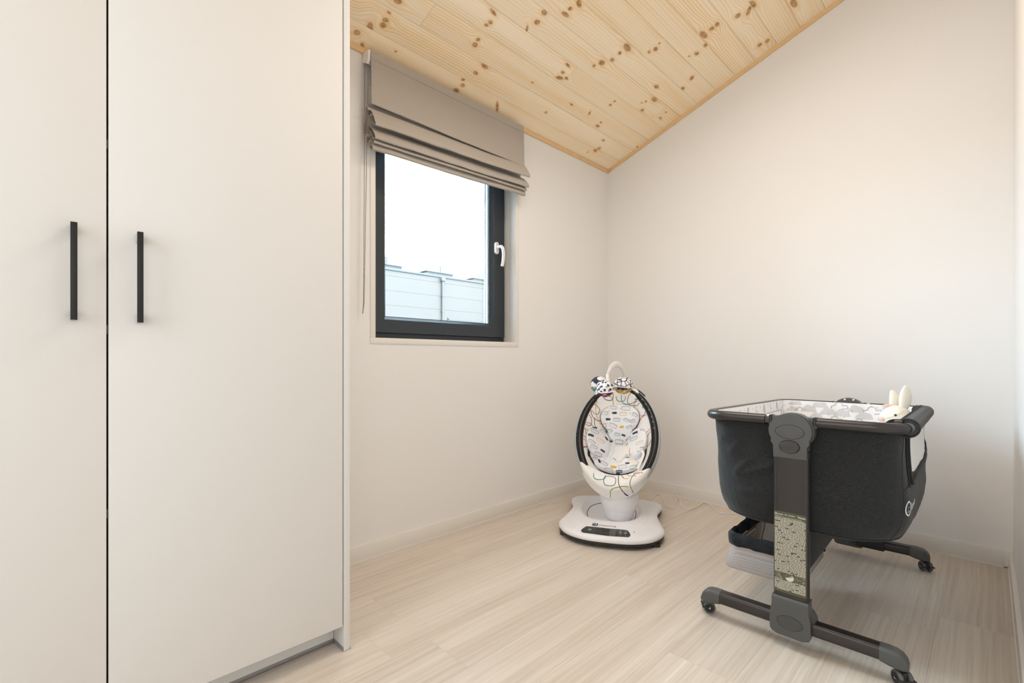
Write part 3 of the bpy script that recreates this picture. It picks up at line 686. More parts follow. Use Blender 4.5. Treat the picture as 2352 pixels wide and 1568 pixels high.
# control panel
pp = Print(on_shell(.0012))
pan = resamp([tuple(p) for p in catmull([(-.123, -.223, 0), (-.128, -.206, 0), (-.112, -.168, 0), (-.100, -.160, 0), (0, -.163, 0), (.078, -.160, 0), (.090, -.168, 0), (.102, -.206, 0), (.098, -.222, 0), (.088, -.231, 0), (0, -.240, 0), (-.108, -.231, 0)], 5, True)], 60)
def strip_fill(pr, o, x0, x1, mi):
    xs = [x0 + (x1 - x0) * k / 12 for k in range(13)]
    def span(x):
        c = []
        for i in range(len(o)):
            a, d = o[i], o[(i + 1) % len(o)]
            if (a.x - x) * (d.x - x) <= 0 and abs(a.x - d.x) > 1e-9: c.append(a.y + (d.y - a.y) * (x - a.x) / (d.x - a.x))
        return (min(c), max(c)) if len(c) > 1 else None
    for a, d in zip(xs[:-1], xs[1:]):
        sa, sd = span(a), span(d)
        if not sa or not sd: continue
        for k in range(4):
            q = lambda s, f: s[0] + (s[1] - s[0]) * f
            pr.poly([(a, q(sa, k / 4)), (d, q(sd, k / 4)), (d, q(sd, (k + 1) / 4)), (a, q(sa, (k + 1) / 4))], mi)
strip_fill(pp, pan, -.1275, -.058, 0); strip_fill(pp, pan, -.058, .006, 1); strip_fill(pp, pan, .006, .035, 2); strip_fill(pp, pan, .035, .041, 1); strip_fill(pp, pan, .041, .1015, 0)
cp = obj('control_panel', pp.bm, [panel_m, screen_m, screen2_m], sw, SWM)
pp = Print(on_shell(.0019))
arc = [( -.088 + .0065 * math.cos(a), -.198 + .0075 * math.sin(a)) for a in [math.radians(125 + 290 * k / 16) for k in range(17)]]
pp.line(arc, .0018); pp.line([(-.088, -.196), (-.088, -.186)], .0018)
for x in (.056, .080):
    pp.line([(x - .003, -.176), (x + .003, -.176)], .0016); pp.line([(x, -.179), (x, -.173)], .0016); pp.line([(x - .003, -.218), (x + .003, -.218)], .0016)
pp.line([(.050, -.194), (.055, -.192), (.055, -.201), (.061, -.200)], .002); pp.line([(.052, -.190), (.054, -.190)], .003); pp.line([(.059, -.204), (.062, -.204)], .003)
pp.line([(.076, -.203), (.076, -.192), (.083, -.191), (.083, -.202)], .0016); pp.disc(.0745, -.203, .0025); pp.disc(.0815, -.202, .0025)
obj('panel_icons', pp.bm, white_print, cp, SWM)
pp = Print(on_shell(.0010))
lg = [(x, y) for x, y in [(-.070 + hx, -.128 + hy2) for hx, hy2 in rrect(.0135, .0165, .006, 4)]]
pp.poly(lg, 0); pp.text('moms', .034, -.052, -.140, 0, sx=1.0, bold=-.0004)
logo = obj('logo', pp.bm, navy_m, shell, SWM)
pp = Print(on_shell(.0016)); pp.line([(-.0765, -.117), (-.0765, -.131), (-.0635, -.131)], .0034); pp.line([(-.0645, -.118), (-.0645, -.1405)], .0036)
obj('logo_digit', pp.bm, white_print, shell, SWM)
pp = Print(on_shell(.0005))
for side in (-1, 1):
    for r_ in range(8):
        for c_ in range(9):
            x = side * (.150 + c_ * .0095 - (r_ % 2) * .0045) - .012; y = -.118 - r_ * .0125 - (c_ - 4) * side * 0.0005 * 0
            if (c_ - 3.6) ** 2 / 20 + (r_ - 3.5) ** 2 / 15 > 1: continue
            y += abs(c_) * .0045
            pp.disc(x, y, .0011, 0, n=6)
pp.disc(.118, -.172, .004, 1, n=12)
obj('speaker_holes', pp.bm, [greyl_m, cap_m], shell, SWM)
b = B()
for sx_ in (-1, 1):
    for p in ([(sx_ * .172 - .01, -.06, .0635), (sx_ * .19 - .01, .05, .0632), (sx_ * .188 - .01, .16, .0635)], [(sx_ * .17 - .01, .29, .063), (sx_ * .14 - .01, .36, .063), (sx_ * .09 - .01, .382, .062)]):
        b = B(); tube(b, catmull(p, 6), .0012, 6); obj('shell_crease', b, pl_white, shell, SWM)
# pedestal
PX, PY = .033, .088
PM = SWM @ Matrix.Translation((PX, PY, 0))
b = B(); lathe(b, [(.056, .036), (.066, .038), (.0715, .046), (.0765, .07), (.0825, .0905)], 40); obj('pedestal_foot', b, pl_white, sw, PM)
b = B(); lathe(b, [(.083, .091), (.0925, .112), (.0992, .135), (.1005, .152), (.0975, .175), (.089, .197), (.073, .216), (.050, .229), (.025, .235), (.0, .236)], 40); ped = obj('pedestal', b, pl_white, sw, PM)
b = B(); lathe(b, [(.043, .06), (.0435, .098), (.0435, .110), (.040, .114), (.0, .115)], 32, mat=Matrix.Translation((-.014, 0, .146)) @ Matrix.Rotation(math.radians(50), 4, 'X')); obj('seat_mount', b, silver_m, sw, PM)
mm_ = Matrix.Translation((-.014, 0, .146)) @ Matrix.Rotation(math.radians(50), 4, 'X')
b = B(); tube(b, [mm_ @ Vector((.0452 * math.cos(a), .0452 * math.sin(a), .0945)) for a in [2 * PI * k / 40 for k in range(40)]], .0022, 6, True); obj('mount_ring', b, pl_black, sw, PM)
# seat hoop, in its own leaning frame: u right, v up along the lean, w out of the seat
LEAN = math.radians(36)
HC = Vector((.015, .153, .461))
SF = SWM @ Matrix(((1, 0, 0, HC.x), (0, math.sin(LEAN), -math.cos(LEAN), HC.y), (0, math.cos(LEAN), math.sin(LEAN), HC.z), (0, 0, 0, 1)))
HA, HB2 = .219, .322
def egg(phi, k=1.0, add=0.0):
    c, s_ = math.cos(phi), math.sin(phi)
    a = HA * (1 - .05 * (s_ if s_ < 0 else 0) * -1 * 0) * (1 - .07 * max(0, -s_) ** 2)
    x, y = a * c, HB2 * s_
    n_ = Vector((c / a, s_ / HB2, 0)).normalized()
    return Vector((x * k, y * k, 0)) + n_ * add
NP = 72
b = B(); rs = []
for i in range(NP):
    ph = 2 * PI * i / NP
    sec = [(.001, .004), (.0085, -.003), (.0125, -.018), (.008, -.038), (-.006, -.050), (-.022, -.056), (-.024, -.050), (-.006, -.040), (-.004, -.01)]
    lw_ = (1 - sstep(-.90, -.62, math.sin(ph)))
    rs.append([egg(ph, 1, e - .020 * lw_) + Vector((0, 0, w - .012 * lw_)) for e, w in sec])
rings(b, rs, loop=True); obj('seat_shell', b, silver_m, sw, SF)
b = B(); rs = []
for i in range(NP):
    ph = 2 * PI * i / NP; t_ = .60 + .40 * abs(math.cos(ph))
    sec = [(-.001, .002), (-.003, .008), (-.010, .0105), (-.022 * t_ - .004, .009), (-.036 * t_, .003), (-.038 * t_, -.02), (-.006, -.03)]
    rs.append([egg(ph, 1, e) + Vector((0, 0, w)) for e, w in sec])
rings(b, rs, loop=True); obj('seat_rail', b, gloss_black, sw, SF)
DEEP = .125
def bowl(u, v): return -DEEP * max(0.0, 1 - (u / .190) ** 2 - (v / .300) ** 2)
# sling: over the whole egg, pulled over the hoop at the top
b = B(); rs = []
def cover(ph):
    d = math.degrees(ph) % 360
    return sstep(50, 62, d) * (1 - sstep(124, 133, d))
SN = 26
NPs = 120
for j in range(SN + 1):
    r_ = max(.02, j / SN); ring = []
    for i in range(NPs):
        ph = 2 * PI * i / NPs; cv = cover(ph)
        e = egg(ph, 1, -.036 * (.60 + .40 * abs(math.cos(ph))) * (1 - cv) + .006 * cv)
        p = e * r_
        w = bowl(p.x, p.y) * (1 - .15 * cv) + (.014 * cv * r_ ** 6)
        w += .006 * r_ ** 2 * noise.noise(Vector((math.cos(ph) * 4, math.sin(ph) * 4, 2.0))) * (1 - r_) * 4
        ring.append(Vector((p.x, p.y, w)))
    rs.append(ring)
ring = []
for i in range(NPs):
    ph = 2 * PI * i / NPs; cv = cover(ph)
    e = egg(ph, 1, -.036 * (.60 + .40 * abs(math.cos(ph))) * (1 - cv) + .011 * cv)
    ring.append(Vector((e.x, e.y, -.012 - .035 * cv)))
rs.append(ring)
rings(b, rs, cap=(True, False)); sling = obj('seat_sling', b, cloth_w, sw, SF, ang=70)
# outside of the sling (back of the bowl), so the seat has thickness
b = B(); rs = []
for j in range(12):
    r_ = max(.03, j / 11); rs.append([egg(2 * PI * i / 48, 1, -.034) * r_ + Vector((0, 0, -.012 - .135 * (1 - r_ ** 2))) for i in range(48)])
rings(b, rs, cap=(True, False)); obj('seat_back', b, cloth_w, sw, SF)
b = B(); tube(b, [SWM.inverted() @ (SF @ Vector((0, -.13, -.13))), Vector((PX, PY + .02, .215)), Vector((PX, PY + .01, .19))], .035, 14); obj('seat_bracket', b, pl_white, sw, SWM)
# foot pouch: cloth over the lower end
b = B(); rs = []
MU = 40
for t in range(15):
    f = t / 14; ring = []
    for i in range(MU + 1):
        g = i / MU
        ul = -.147 + .282 * g; vl = -.188 - .042 * math.sin(PI * g) - .010 * g
        ph = math.radians(211 + (327 - 211) * g); e = egg(ph, 1, .007 + .011 * math.sin(PI * g) ** .5)
        p = Vector((ul, vl, 0)).lerp(e, f ** .9)
        w = .008 + .028 * math.sin(PI * min(1, f * 1.02)) * (.55 + .45 * math.sin(PI * g)) - .050 * sstep(.8, 1.0, f)
        w += .005 * noise.noise(Vector((g * 9, f * 2, 5.0))) * math.sin(PI * f)
        ring.append(Vector((p.x, p.y, w)))
    rs.append(ring)
lipb = [p + Vector((0, .004, -.022)) for p in rs[0]]
rings(b, [lipb, [p + Vector((0, .004, .001)) for p in rs[0]]] + rs, closed=False); pouch = obj('foot_pouch', b, cloth_w, sw, SF, ang=70)
b = B(); tube(b, [rs[k][MU] + Vector((0, 0, .001)) for k in range(15)], .0022, 6); obj('pouch_piping', b, piping_m, pouch, SF)
b = B(); tube(b, catmull([egg(math.radians(a), 1, .010) + Vector((0, 0, .004)) for a in (50, 54, 60, 67, 72)], 4), .0035, 6); obj('top_strap', b, piping_m, sling, SF)
# swing control marks on the rail
pp = Print(lambda x, y: Vector((x, y, .0118)))
for a in (47, 39, 31, 22, 16, 9):
    e = egg(math.radians(a), 1, -.020); pp.disc(e.x, e.y, .003, n=8); pp.line([(e.x - .003, e.y + .006), (e.x + .004, e.y + .004)], .0018)
obj('rail_icons', pp.bm, plain('icon_blue_grey', (.25, .30, .38), .5), sw, SF)
# ---- infant insert: separate padded cushion lying in the seat
ins = thing('infant_insert', 'white padded insert cushion with crown print lying in the swing seat', 'cushion', SF @ Matrix.Translation((0, -.02, -.09)))
def pad(name, cu, cv, hu, hv, lift, h, m, par, rot=0.0, power=2.0, n=44, squeeze=0.0):
    b = B(); rs = []; ed = []
    cr, sr = math.cos(rot), math.sin(rot)
    for j in range(11):
        r_ = max(.03, j / 10); ring = []
        for i in range(n):
            a = 2 * PI * i / n; x = hu * math.cos(a) * r_; y = hv * math.sin(a) * r_
            x *= 1 + squeeze * (y / hv)
            X = cu + x * cr - y * sr; Y = cv + x * sr + y * cr
            puff = h * (1 - r_ ** (2 * power)) ** .5 if r_ < 1 else 0
            wob = .003 * noise.noise(Vector((X * 30, Y * 30, cu * 7))) * (1 - r_)
            ring.append(Vector((X, Y, bowl(X, Y) + lift + puff + wob)))
        rs.append(ring)
    ed = rs[-1]
    rs.append([Vector((p.x, p.y, bowl(p.x, p.y) + .003)) for p in ed])
    rings(b, rs, cap=(True, False)); o = obj(name, b, m, par, SF, ang=70)
    return o, ed
pads = []
o1, e1 = pad('base_pad', .002, -.060, .152, .142, .010, .008, cloth_i, ins); pads.append(o1)
b = B(); tube(b, [p + Vector((0, 0, -.002)) for p in e1], .0042, 6, True); obj('edge_piping', b, piping_m, ins, SF)
o2, e2 = pad('head_support', .010, .140, .108, .082, .014, .030, cloth_i, ins); pads.append(o2)
b = B(); tube(b, [p + Vector((0, 0, -.004)) for p in e2], .0030, 6, True); obj('edge_piping', b, piping_m, ins, SF)
o3, e3 = pad('head_cushion', .010, .090, .070, .098, .040, .012, cloth_i, ins, squeeze=.05); pads.append(o3)
o4, e4 = pad('back_cushion', .006, -.045, .066, .085, .020, .014, cloth_i, ins); pads.append(o4)
o5, e5 = pad('side_bolster', -.098, -.022, .066, .096, .024, .040, cloth_i, ins, rot=.12); pads.append(o5)
o6, e6 = pad('side_bolster', .102, -.018, .060, .094, .024, .040, cloth_i, ins, rot=-.12); pads.append(o6)
o7, e7 = pad('seat_cushion', .002, -.142, .118, .056, .022, .030, cloth_i, ins); pads.append(o7)
b = B(); box(b, -.153, -.139, -.118, -.076, -.035, -.030, .001); obj('care_tag', b, piping_m, ins, SF)
bv = BVHTree.FromPolygons(*(lambda L: ([v for o in L for v in [x.co.copy() for x in o.data.vertices]], [[sum(len(q.data.vertices) for q in L[:k]) + i for i in p.vertices] for k, o in enumerate(L) for p in o.data.polygons]))(pads))
IM = rootm(ins); toI = IM.inverted() @ SF
def on_insert(off):
    R3 = toI.to_3x3(); d = R3 @ Vector((0, 0, -1))
    def fn(x, y):
        h = bv.ray_cast(toI @ Vector((x, y, .25)), d)
        return None if h[0] is None else h[0] - d * off
    return fn
CR = [(-.5, .16), (-.46, -.30), (.46, -.30), (.5, .16), (.40, .02), (.31, .22), (.21, .02), (.11, .26), (0, .02), (-.11, .26), (-.21, .02), (-.31, .22), (-.40, .02)]
def crown(pr, u, v, s, rot, fill, mi):
    c, sn = math.cos(rot), math.sin(rot)
    q = [(u + s * (x * c - y * sn), v + s * (x * sn + y * c)) for x, y in CR]
    if fill:
        tp = sorted([CR[0], CR[3]] + CR[4:])
        def hi(x):
            for (ax, ay), (bx, by) in zip(tp[:-1], tp[1:]):
                if ax <= x <= bx: return ay + (by - ay) * (x - ax) / max(1e-9, bx - ax)
            return 0
        pr.fill(-.49, .49, lambda x: -.30 + .46 * max(0, (abs(x) - .46) / .04), hi, lambda x, y: (u + s * (x * c - y * sn), v + s * (x * sn + y * c)), mi, 30, 3)
    else:
        pr.line([tuple(p.xy) for p in resamp(q, 52)], .0011 if mi == 0 else .0014, mi, True)
        for k in range(5):
            x, y = -.32 + .16 * k, -.12; pr.disc(u + s * (x * c - y * sn), v + s * (x * sn + y * c), .0009, mi, n=5)
pr = Print(on_insert(.0010))
for (u, v, s, r, f, m) in [(-.026, .196, .034, -.05, 0, 0), (.044, .193, .046, -.08, 0, 0), (-.068, .190, .026, .3, 0, 1), (-.075, .160, .036, .05, 0, 0), (-.020, .165, .026, .03, 1, 0), (.030, .160, .036, -.1, 0, 1),
        (.095, .150, .030, -.6, 0, 0), (-.054, .128, .026, -.03, 1, 0), (-.006, .128, .036, 0, 0, 0), (.050, .124, .028, -.5, 0, 0), (.080, .118, .028, .3, 0, 0), (-.080, .098, .030, .1, 0, 1), (-.026, .095, .042, -.3, 0, 0), (.022, .088, .022, .1, 1, 1), (.062, .085, .028, .3, 0, 0),
        (-.050, .062, .034, .3, 0, 0), (.000, .045, .030, -.2, 0, 0), (.034, .040, .022, -.4, 1, 0), (-.036, .008, .020, .5, 1, 0), (.010, .006, .042, -.1, 0, 0), (.004, -.022, .032, .1, 0, 1), (.052, -.018, .016, .8, 1, 1),
        (-.124, .056, .028, .05, 1, 0), (-.120, .030, .040, -.1, 0, 0), (-.138, -.002, .030, .0, 1, 0), (-.086, -.016, .040, -.3, 0, 1), (-.076, .046, .034, -.4, 0, 0), (-.130, -.040, .036, -.2, 0, 0), (-.118, -.068, .034, 0, 0, 0), (-.072, -.074, .024, -.4, 1, 0), (-.094, -.100, .034, -.1, 0, 0), (-.056, .008, .022, -.9, 1, 0),
        (.096, .040, .028, .15, 1, 0), (.090, .006, .038, .2, 0, 0), (.122, -.030, .036, .1, 0, 1), (.138, .046, .026, -.3, 0, 0), (.060, .018, .024, .5, 0, 0), (.130, -.066, .030, 0, 0, 0),
        (-.084, -.142, .024, -1.2, 1, 0), (-.060, -.150, .038, -.5, 0, 0), (-.010, -.165, .030, -.1, 1, 1), (.036, -.160, .042, .15, 0, 0), (-.036, -.186, .040, 0, 0, 0), (.020, -.190, .034, .05, 1, 0), (.085, -.128, .040, -.2, 0, 1), (.060, -.140, .022, -.2, 1, 0), (.090, -.165, .034, .2, 0, 0), (-.110, -.125, .030, -.4, 0, 0)]:
    crown(pr, u, v, s * 1.05, r, f, m)
for (u, v) in [(.014, .188), (-.052, .172), (.066, .160), (.030, .128), (-.060, .104), (.110, .030), (-.070, .018), (-.030, .062), (.074, .052), (-.098, -.048), (.026, -.012), (.064, -.168), (-.06, -.118)]: pr.disc(u, v, .0018, 0, n=8)
obj('crown_print', pr.bm, [navy_m, yel_m], ins)
# crotch pad of the harness, part of the swing
b = B(); rs = []
cpad = catmull([(-.012, -.028, 0), (.040, -.020, 0), (.075, -.045, 0), (.108, -.050, 0), (.112, -.075, 0), (.082, -.092, 0), (.050, -.096, 0), (.020, -.140, 0), (-.028, -.118, 0), (-.034, -.108, 0), (-.018, -.070, 0)], 4, True)
cc = Vector((.030, -.075, 0))
for j in range(8):
    r_ = max(.04, j / 7); rs.append([Vector((cc.x + (p.x - cc.x) * r_, cc.y + (p.y - cc.y) * r_, bowl(*(cc + (p - cc) * r_).xy) + .050 + .014 * (1 - r_ ** 4) ** .5)) for p in cpad])
rs.append([Vector((p.x, p.y, p.z - .02)) for p in rs[-1]])
rings(b, rs, cap=(True, False)); cpo = obj('crotch_pad', b, cloth_w, sw, SF, ang=70)
b = B(); box(b, .108, .132, -.083, -.057, bowl(.12, -.07) + .05, bowl(.12, -.07) + .062, .003); obj('harness_buckle', b, pl_white2, sw, SF)
b = B(); tube(b, catmull([(.128, -.07, bowl(.125, -.07) + .055), (.142, -.10, bowl(.14, -.1) + .045), (.128, -.15, bowl(.128, -.15) + .04), (.112, -.185, .0)], 5), .0065, 8, sy=.35); obj('harness_strap', b, cloth_w, sw, SF)
def on_bvh(o, off, F):
    bvx = bvh_of(o); T = rootm(o).inverted() @ F; d = (T.to_3x3() @ Vector((0, 0, -1)))
    def fn(x, y):
        h = bvx.ray_cast(T @ Vector((x, y, .25)), d)
        return None if h[0] is None else h[0] - d * off
    return fn
def sq(u, v, w, h, rot, a0=0, a1=360, p=.72, n=40):
    c, s_ = math.cos(rot), math.sin(rot); out = []
    for k in range(n + 1):
        a = math.radians(a0 + (a1 - a0) * k / n)
        x = w * math.copysign(abs(math.cos(a)) ** p, math.cos(a)); y = h * math.copysign(abs(math.sin(a)) ** p, math.sin(a))
        out.append((u + x * c - y * s_, v + x * s_ + y * c))
    return out
CM = [greyl_m, teal_m, plum_m, lime_m, oran_m, yel_m]
pr = Print(on_bvh(sling, .0009, SF))
for (u, v, w, h, r, a0, a1, m) in [(-.058, .262, .028, .024, 0, 0, 360, 2), (-.075, .222, .046, .040, .0, -20, 190, 3), (-.112, .165, .040, .042, .3, 150, 330, 2), (-.128, .175, .022, .022, -.5, 0, 360, 0), (-.085, .165, .038, .058, .2, 120, 290, 5), (-.080, .110, .05, .045, 0, 160, 250, 1),
        (.014, .262, .026, .024, 0, 180, 360, 0), (.062, .262, .046, .040, 0, 175, 365, 1), (.088, .240, .036, .030, -.3, 0, 360, 0), (.118, .205, .030, .026, .2, 100, 250, 4), (.130, .175, .022, .030, 0, -90, 90, 2), (.154, .205, .020, .026, 0, 60, 300, 0),
        (.150, .095, .042, .045, -.5, 0, 360, 4), (.120, .120, .03, .05, 0, 190, 250, 3), (-.165, .100, .020, .030, 0, 0, 360, 0), (-.150, .045, .026, .042, .3, 30, 350, 4), (-.176, .02, .022, .024, 0, 0, 360, 0), (-.172, -.045, .016, .022, 0, 0, 360, 4), (.170, .000, .014, .040, -.3, 0, 360, 0), (.105, .265, .030, .028, 0, 250, 400, 0), (-.155, -.10, .02, .04, 0, 100, 260, 2)]:
    pr.line(sq(u, v, w, h, r, a0, a1), .0032, m)
obj('loop_print', pr.bm, CM, sling)
pr = Print(on_bvh(pouch, .0010, SF))
for (u, v, w, h, r, a0, a1, m) in [(-.075, -.243, .030, .028, 0, 170, 370, 1), (-.022, -.270, .030, .030, 0, 0, 360, 0), (.062, -.250, .042, .070, .05, 170, 280, 2), (.085, -.222, .05, .03, 0, 160, 230, 2), (.040, -.330, .06, .03, .2, 60, 180, 3), (.090, -.205, .03, .03, 0, 190, 300, 3), (.118, -.232, .024, .022, 0, 30, 180, 4), (.112, -.262, .030, .045, -.3, 90, 270, 0), (.060, -.232, .02, .02, 0, 200, 300, 5)]:
    pr.line(sq(u, v, w, h, r, a0, a1), .0034, m)
obj('loop_print', pr.bm, CM, pouch)
pr = Print(on_bvh(cpo, .0010, SF)); pr.line(sq(.090, -.070, .022, .026, 0, 90, 240), .0026, 4); pr.line([(-.028, -.104), (-.012, -.112), (.000, -.124), (.006, -.138)], .0026, 1); pr.line([(.052, -.092), (.056, -.088)], .003, 5)
obj('loop_print', pr.bm, CM, cpo)
# ---- toy arm
MB_ = [Vector((-.070, .066, .742)), Vector((-.028, -.050, .727)), Vector((.054, .075, .739))]
HUB = Vector((-.018, .010, .745))
arcp = catmull([(.046, .330, .690), (.049, .305, .760), (.044, .255, .806), (.033, .195, .837), (.014, .125, .850), (-.006, .070, .834), (-.016, .040, .811), (-.0205, .026, .797)], 6)
b = B(); tube(b, arcp, lambda t: .0105 + .0075 * (1 - t), 12, sy=.45, sx=1.25); arm = obj('toy_arm', b, pl_white2, sw, SWM)
b = B(); tube(b, [(-.021, .027, .801), (-.0225, .024, .790), (-.020, .018, .772), (-.018, .012, .752), (-.018, .010, .738)], lambda t: .0095 - .004 * abs(t - .5), 10); obj('toy_arm_tip', b, pl_white2, arm, SWM)
TRS = [.046, .0435, .0515]
b = B()
for c, TR in zip(MB_, TRS):
    dd = (c - HUB); dd.z = 0; dd.normalize(); w_ = Vector((-dd.y, dd.x, 0)); pts = []
    for k in range(36):
        a = 2 * PI * k / 36; e = 1 + .16 * max(0, math.cos(a)) ** 6
        p = c + dd * ((TR + .002) * math.cos(a) * e) + w_ * ((TR + .001) * math.sin(a)); p.z = c.z - .010 - .006 * math.cos(a); pts.append(p)
    tube(b, pts, .0055, 8, True, sy=.5)
    tube(b, [HUB + Vector((0, 0, -.012)), c - dd * (TR + .002) + Vector((0, 0, -.006))], .006, 8)
ball(b, HUB + Vector((0, 0, -.012)), .011, (1, 1, .6)); obj('toy_cradle', b, pl_white2, arm, SWM)
def patch_ball(name, label, M4, r, mats_top, m_bot, squash):
    o = thing(name, label, 'toy', M4, 'toy balls on the swing arm')
    for top in (True, False):
        t = B(); bmesh.ops.create_uvsphere(t, u_segments=36, v_segments=24, radius=r)
        bmesh.ops.delete(t, geom=[f for f in t.faces if (f.calc_center_median().z > -.005) != top], context='FACES')
        for v in t.verts: v.co.z *= squash
        obj('patterned_top' if top else 'coloured_bottom', t, mats_top if top else m_bot, o)
    return o
def dots(name, bg, fg, scale, lo, hi, dist='EUCLIDEAN', ring=False, rnd=0.5):
    m, nt, bs = nodes(name); tc = N(nt, 'ShaderNodeTexCoord')
    vo = N(nt, 'ShaderNodeTexVoronoi', {'Vector': tc.outputs['Object'], 'Scale': scale, 'Randomness': rnd}, distance=dist, feature='DISTANCE_TO_EDGE' if ring else 'F1')
    f = N(nt, 'ShaderNodeMapRange', {0: vo.outputs['Distance'], 1: lo, 2: hi})
    nt.links.new(MIX(nt, f.outputs[0], fg, bg), bs.inputs['Base Color']); bs.inputs['Roughness'].default_value = .9; return m
WH = (.84, .82, .82); NV = (.03, .035, .06)
t1 = dots('navy_oval_patch', NV, WH, 24, .42, .46, rnd=.9); t2 = dots('white_square_patch', WH, NV, 60, .30, .36, 'CHEBYCHEV', rnd=.75); t3 = dots('white_ring_patch', WH, NV, 46, .07, .10, ring=True, rnd=.45)
def lined(name, bg): return dots(name, bg, WH, 34, .03, .05, ring=True, rnd=1.0)
def TM(c): return SWM @ Matrix.Translation(c) @ Matrix.Rotation(.35, 4, 'X')
patch_ball('toy_ball', 'round plush toy with navy top and teal underside on swing arm', TM(MB_[0]), TRS[0], t1, lined('teal_patch', (.012, .30, .31)), .95)
fb = patch_ball('toy_ball', 'round plush toy with black squares and purple underside on swing arm', TM(MB_[1]), TRS[1], t2, lined('plum_patch', (.17, .015, .10)), .95)
patch_ball('toy_ball', 'round plush toy with black outlines and yellow underside on swing arm', TM(MB_[2]), TRS[2], t3, lined('mustard_patch', (.70, .36, .02)), .85)
b = B(); box(b, -.007, .007, -.0015, .0015, -.036, 0, .0008, mat=Matrix.Translation((-.026, -.034, -.020)) @ Matrix.Rotation(.9, 4, 'Y')); obj('toy_label', b, piping_m, fb)

# power cord
b = B()
cp_ = [(.420, -.300, .02), (.452, -.240, .004), (.4250, -.085, .004), (.4517, -.078, .004), (.520, -.17, .003), (.5784, -.2559, .003), (.615, -.268, .003), (.625, -.255, .003), (.585, -.14, .004), (.545, -.04, .012), (.532, -.018, .016), (.545, -.03, .010), (.5893, -.0981, .003), (.640, -.19, .003), (.6773, -.2261, .003), (.7077, -.2182, .003), (.715, -.13, .003), (.705, -.035, .004), (.7364, -.030, .004), (.80, -.10, .003), (.8426, -.1491, .003), (.885, -.140, .003), (.98, -.06, .003)]
tube(b, catmull(cp_, 8), .0022, 6)
o = obj('power_cord', b, pl_white2); o['label'] = 'thin white power cord wriggling over the floor behind the swing'; o['category'] = 'cord'

# ------------------------------------------------------------------ bedside crib
CRM = Matrix.Translation((1.495, -.775, 0)) @ Matrix.Rotation(math.radians(1.2), 4, 'Z')
cr = thing('bedside_crib', 'dark charcoal bedside crib on castors standing by the white wall', 'crib', CRM)
def co(name, bm, m, par=None, **k): return obj(name, bm, m, par or cr, CRM, **k)
def tilt(y): return -.019 * (y + .475) / .95
RZ = .687
# rail: rounded rectangle, interrupted at the two posts
path = [Vector((x, y, RZ + tilt(y))) for x, y in rrect(.268, .470, .065, 8)]
path = resamp([tuple(p) for p in path], 200)
def seg(test):
    out = [[]]
    k0 = next(i for i in range(200) if not test(path[i])); 
    for i in range(200):
        p = path[(k0 + i) % 200]
        if test(p): out[-1].append(p)
        elif out[-1]: out.append([])
    return [s for s in out if len(s) > 2]
for s in seg(lambda p: not (abs(p.x) < .064 and abs(p.y) > .3)):
    b = B(); tube(b, s, .0160, 16); co('rail_tube', b, tube_m)
for sy in (-1, 1):
    y = sy * .470
    b = B(); box(b, -.0660, .0660, y - .0145, y + .0145, RZ + tilt(y) - .018, RZ + tilt(y) + .0145, .004); box(b, -.082, .082, y - .0105, y + .0105, RZ + tilt(y) - .011, RZ + tilt(y) + .010, .004); hj = co('rail_hinge', b, cap_m)
    b = B()
    for x in (-.0625, -.057, .057, .0625): box(b, x - .0017, x + .0017, y - .0152, y + .0152, RZ + tilt(y) - .008, RZ + tilt(y) + .0155)
    co('hinge_slot', b, gasket_m, hj)
# cloth tub
CREASE = [((-.155, .60), (-.195, .555), .0035), ((-.125, .545), (-.180, .488), .0050), ((-.045, .540), (-.176, .486), .0045), ((-.105, .440), (-.190, .435), .0030), ((-.21, .64), (-.15, .615), .0040), ((-.235, .60), (-.20, .63), .0035), ((.13, .640), (.20, .652), .0030), ((.10, .625), (.19, .622), .0028), ((.185, .60), (.225, .56), .0030)]
def crease(x, z):
    d = 0
    for (ax, az), (bx, bz), amp in CREASE:
        ex, ez = bx - ax, bz - az; l2 = ex * ex + ez * ez; t = max(0, min(1, ((x - ax) * ex + (z - az) * ez) / l2)); px_, pz_ = ax + ex * t, az + ez * t
        sg = ((x - ax) * ez - (z - az) * ex) / math.sqrt(l2); r2 = (x - px_) ** 2 + (z - pz_) ** 2
        d += amp * math.exp(-r2 / .00014) * (1 if sg > 0 else .35) * (math.sin(PI * min(1, t * .9 + .1)) ** .5)
    return d * 1.7
def tub(levels, n=96, inset=0.0, wr=0.0, seed=0, fine=False, bulge=0.0):
    rs = []
    if fine:
        L = []
        for a_, b_ in zip(levels[:-1], levels[1:]):
            m_ = max(1, int((a_[0] - b_[0]) / .008))
            L += [tuple(p + (q - p) * k / m_ for p, q in zip(a_, b_)) for k in range(m_)]
        levels = L + [levels[-1]]
    for z, hw, hl, rc in levels:
        q = resamp(rrect(hw - inset, hl - inset, rc, 8), n); ring = []
        if bulge: q = [Vector((p.x * (1 + bulge * (1 - sstep(.50, .66, z)) / hw * (1 - (p.y / hl) ** 2)), p.y, 0)) for p in q]
        for p in q:
            nrm = Vector((p.x / hw ** 2, p.y / hl ** 2, 0)).normalized()
            d = wr * noise.noise(Vector((p.x * 7, p.y * 7, z * 9 + seed))) + wr * .5 * noise.noise(Vector((p.x * 17 + z * 14, p.y * 17, z * 16 + seed)))
            if fine and p.y < -.3: d += crease(p.x, z)
            ring.append(Vector((p.x, p.y, z + tilt(p.y) * max(0, (z - .34) / .35))) + nrm * d)
        rs.append(ring)
    return rs
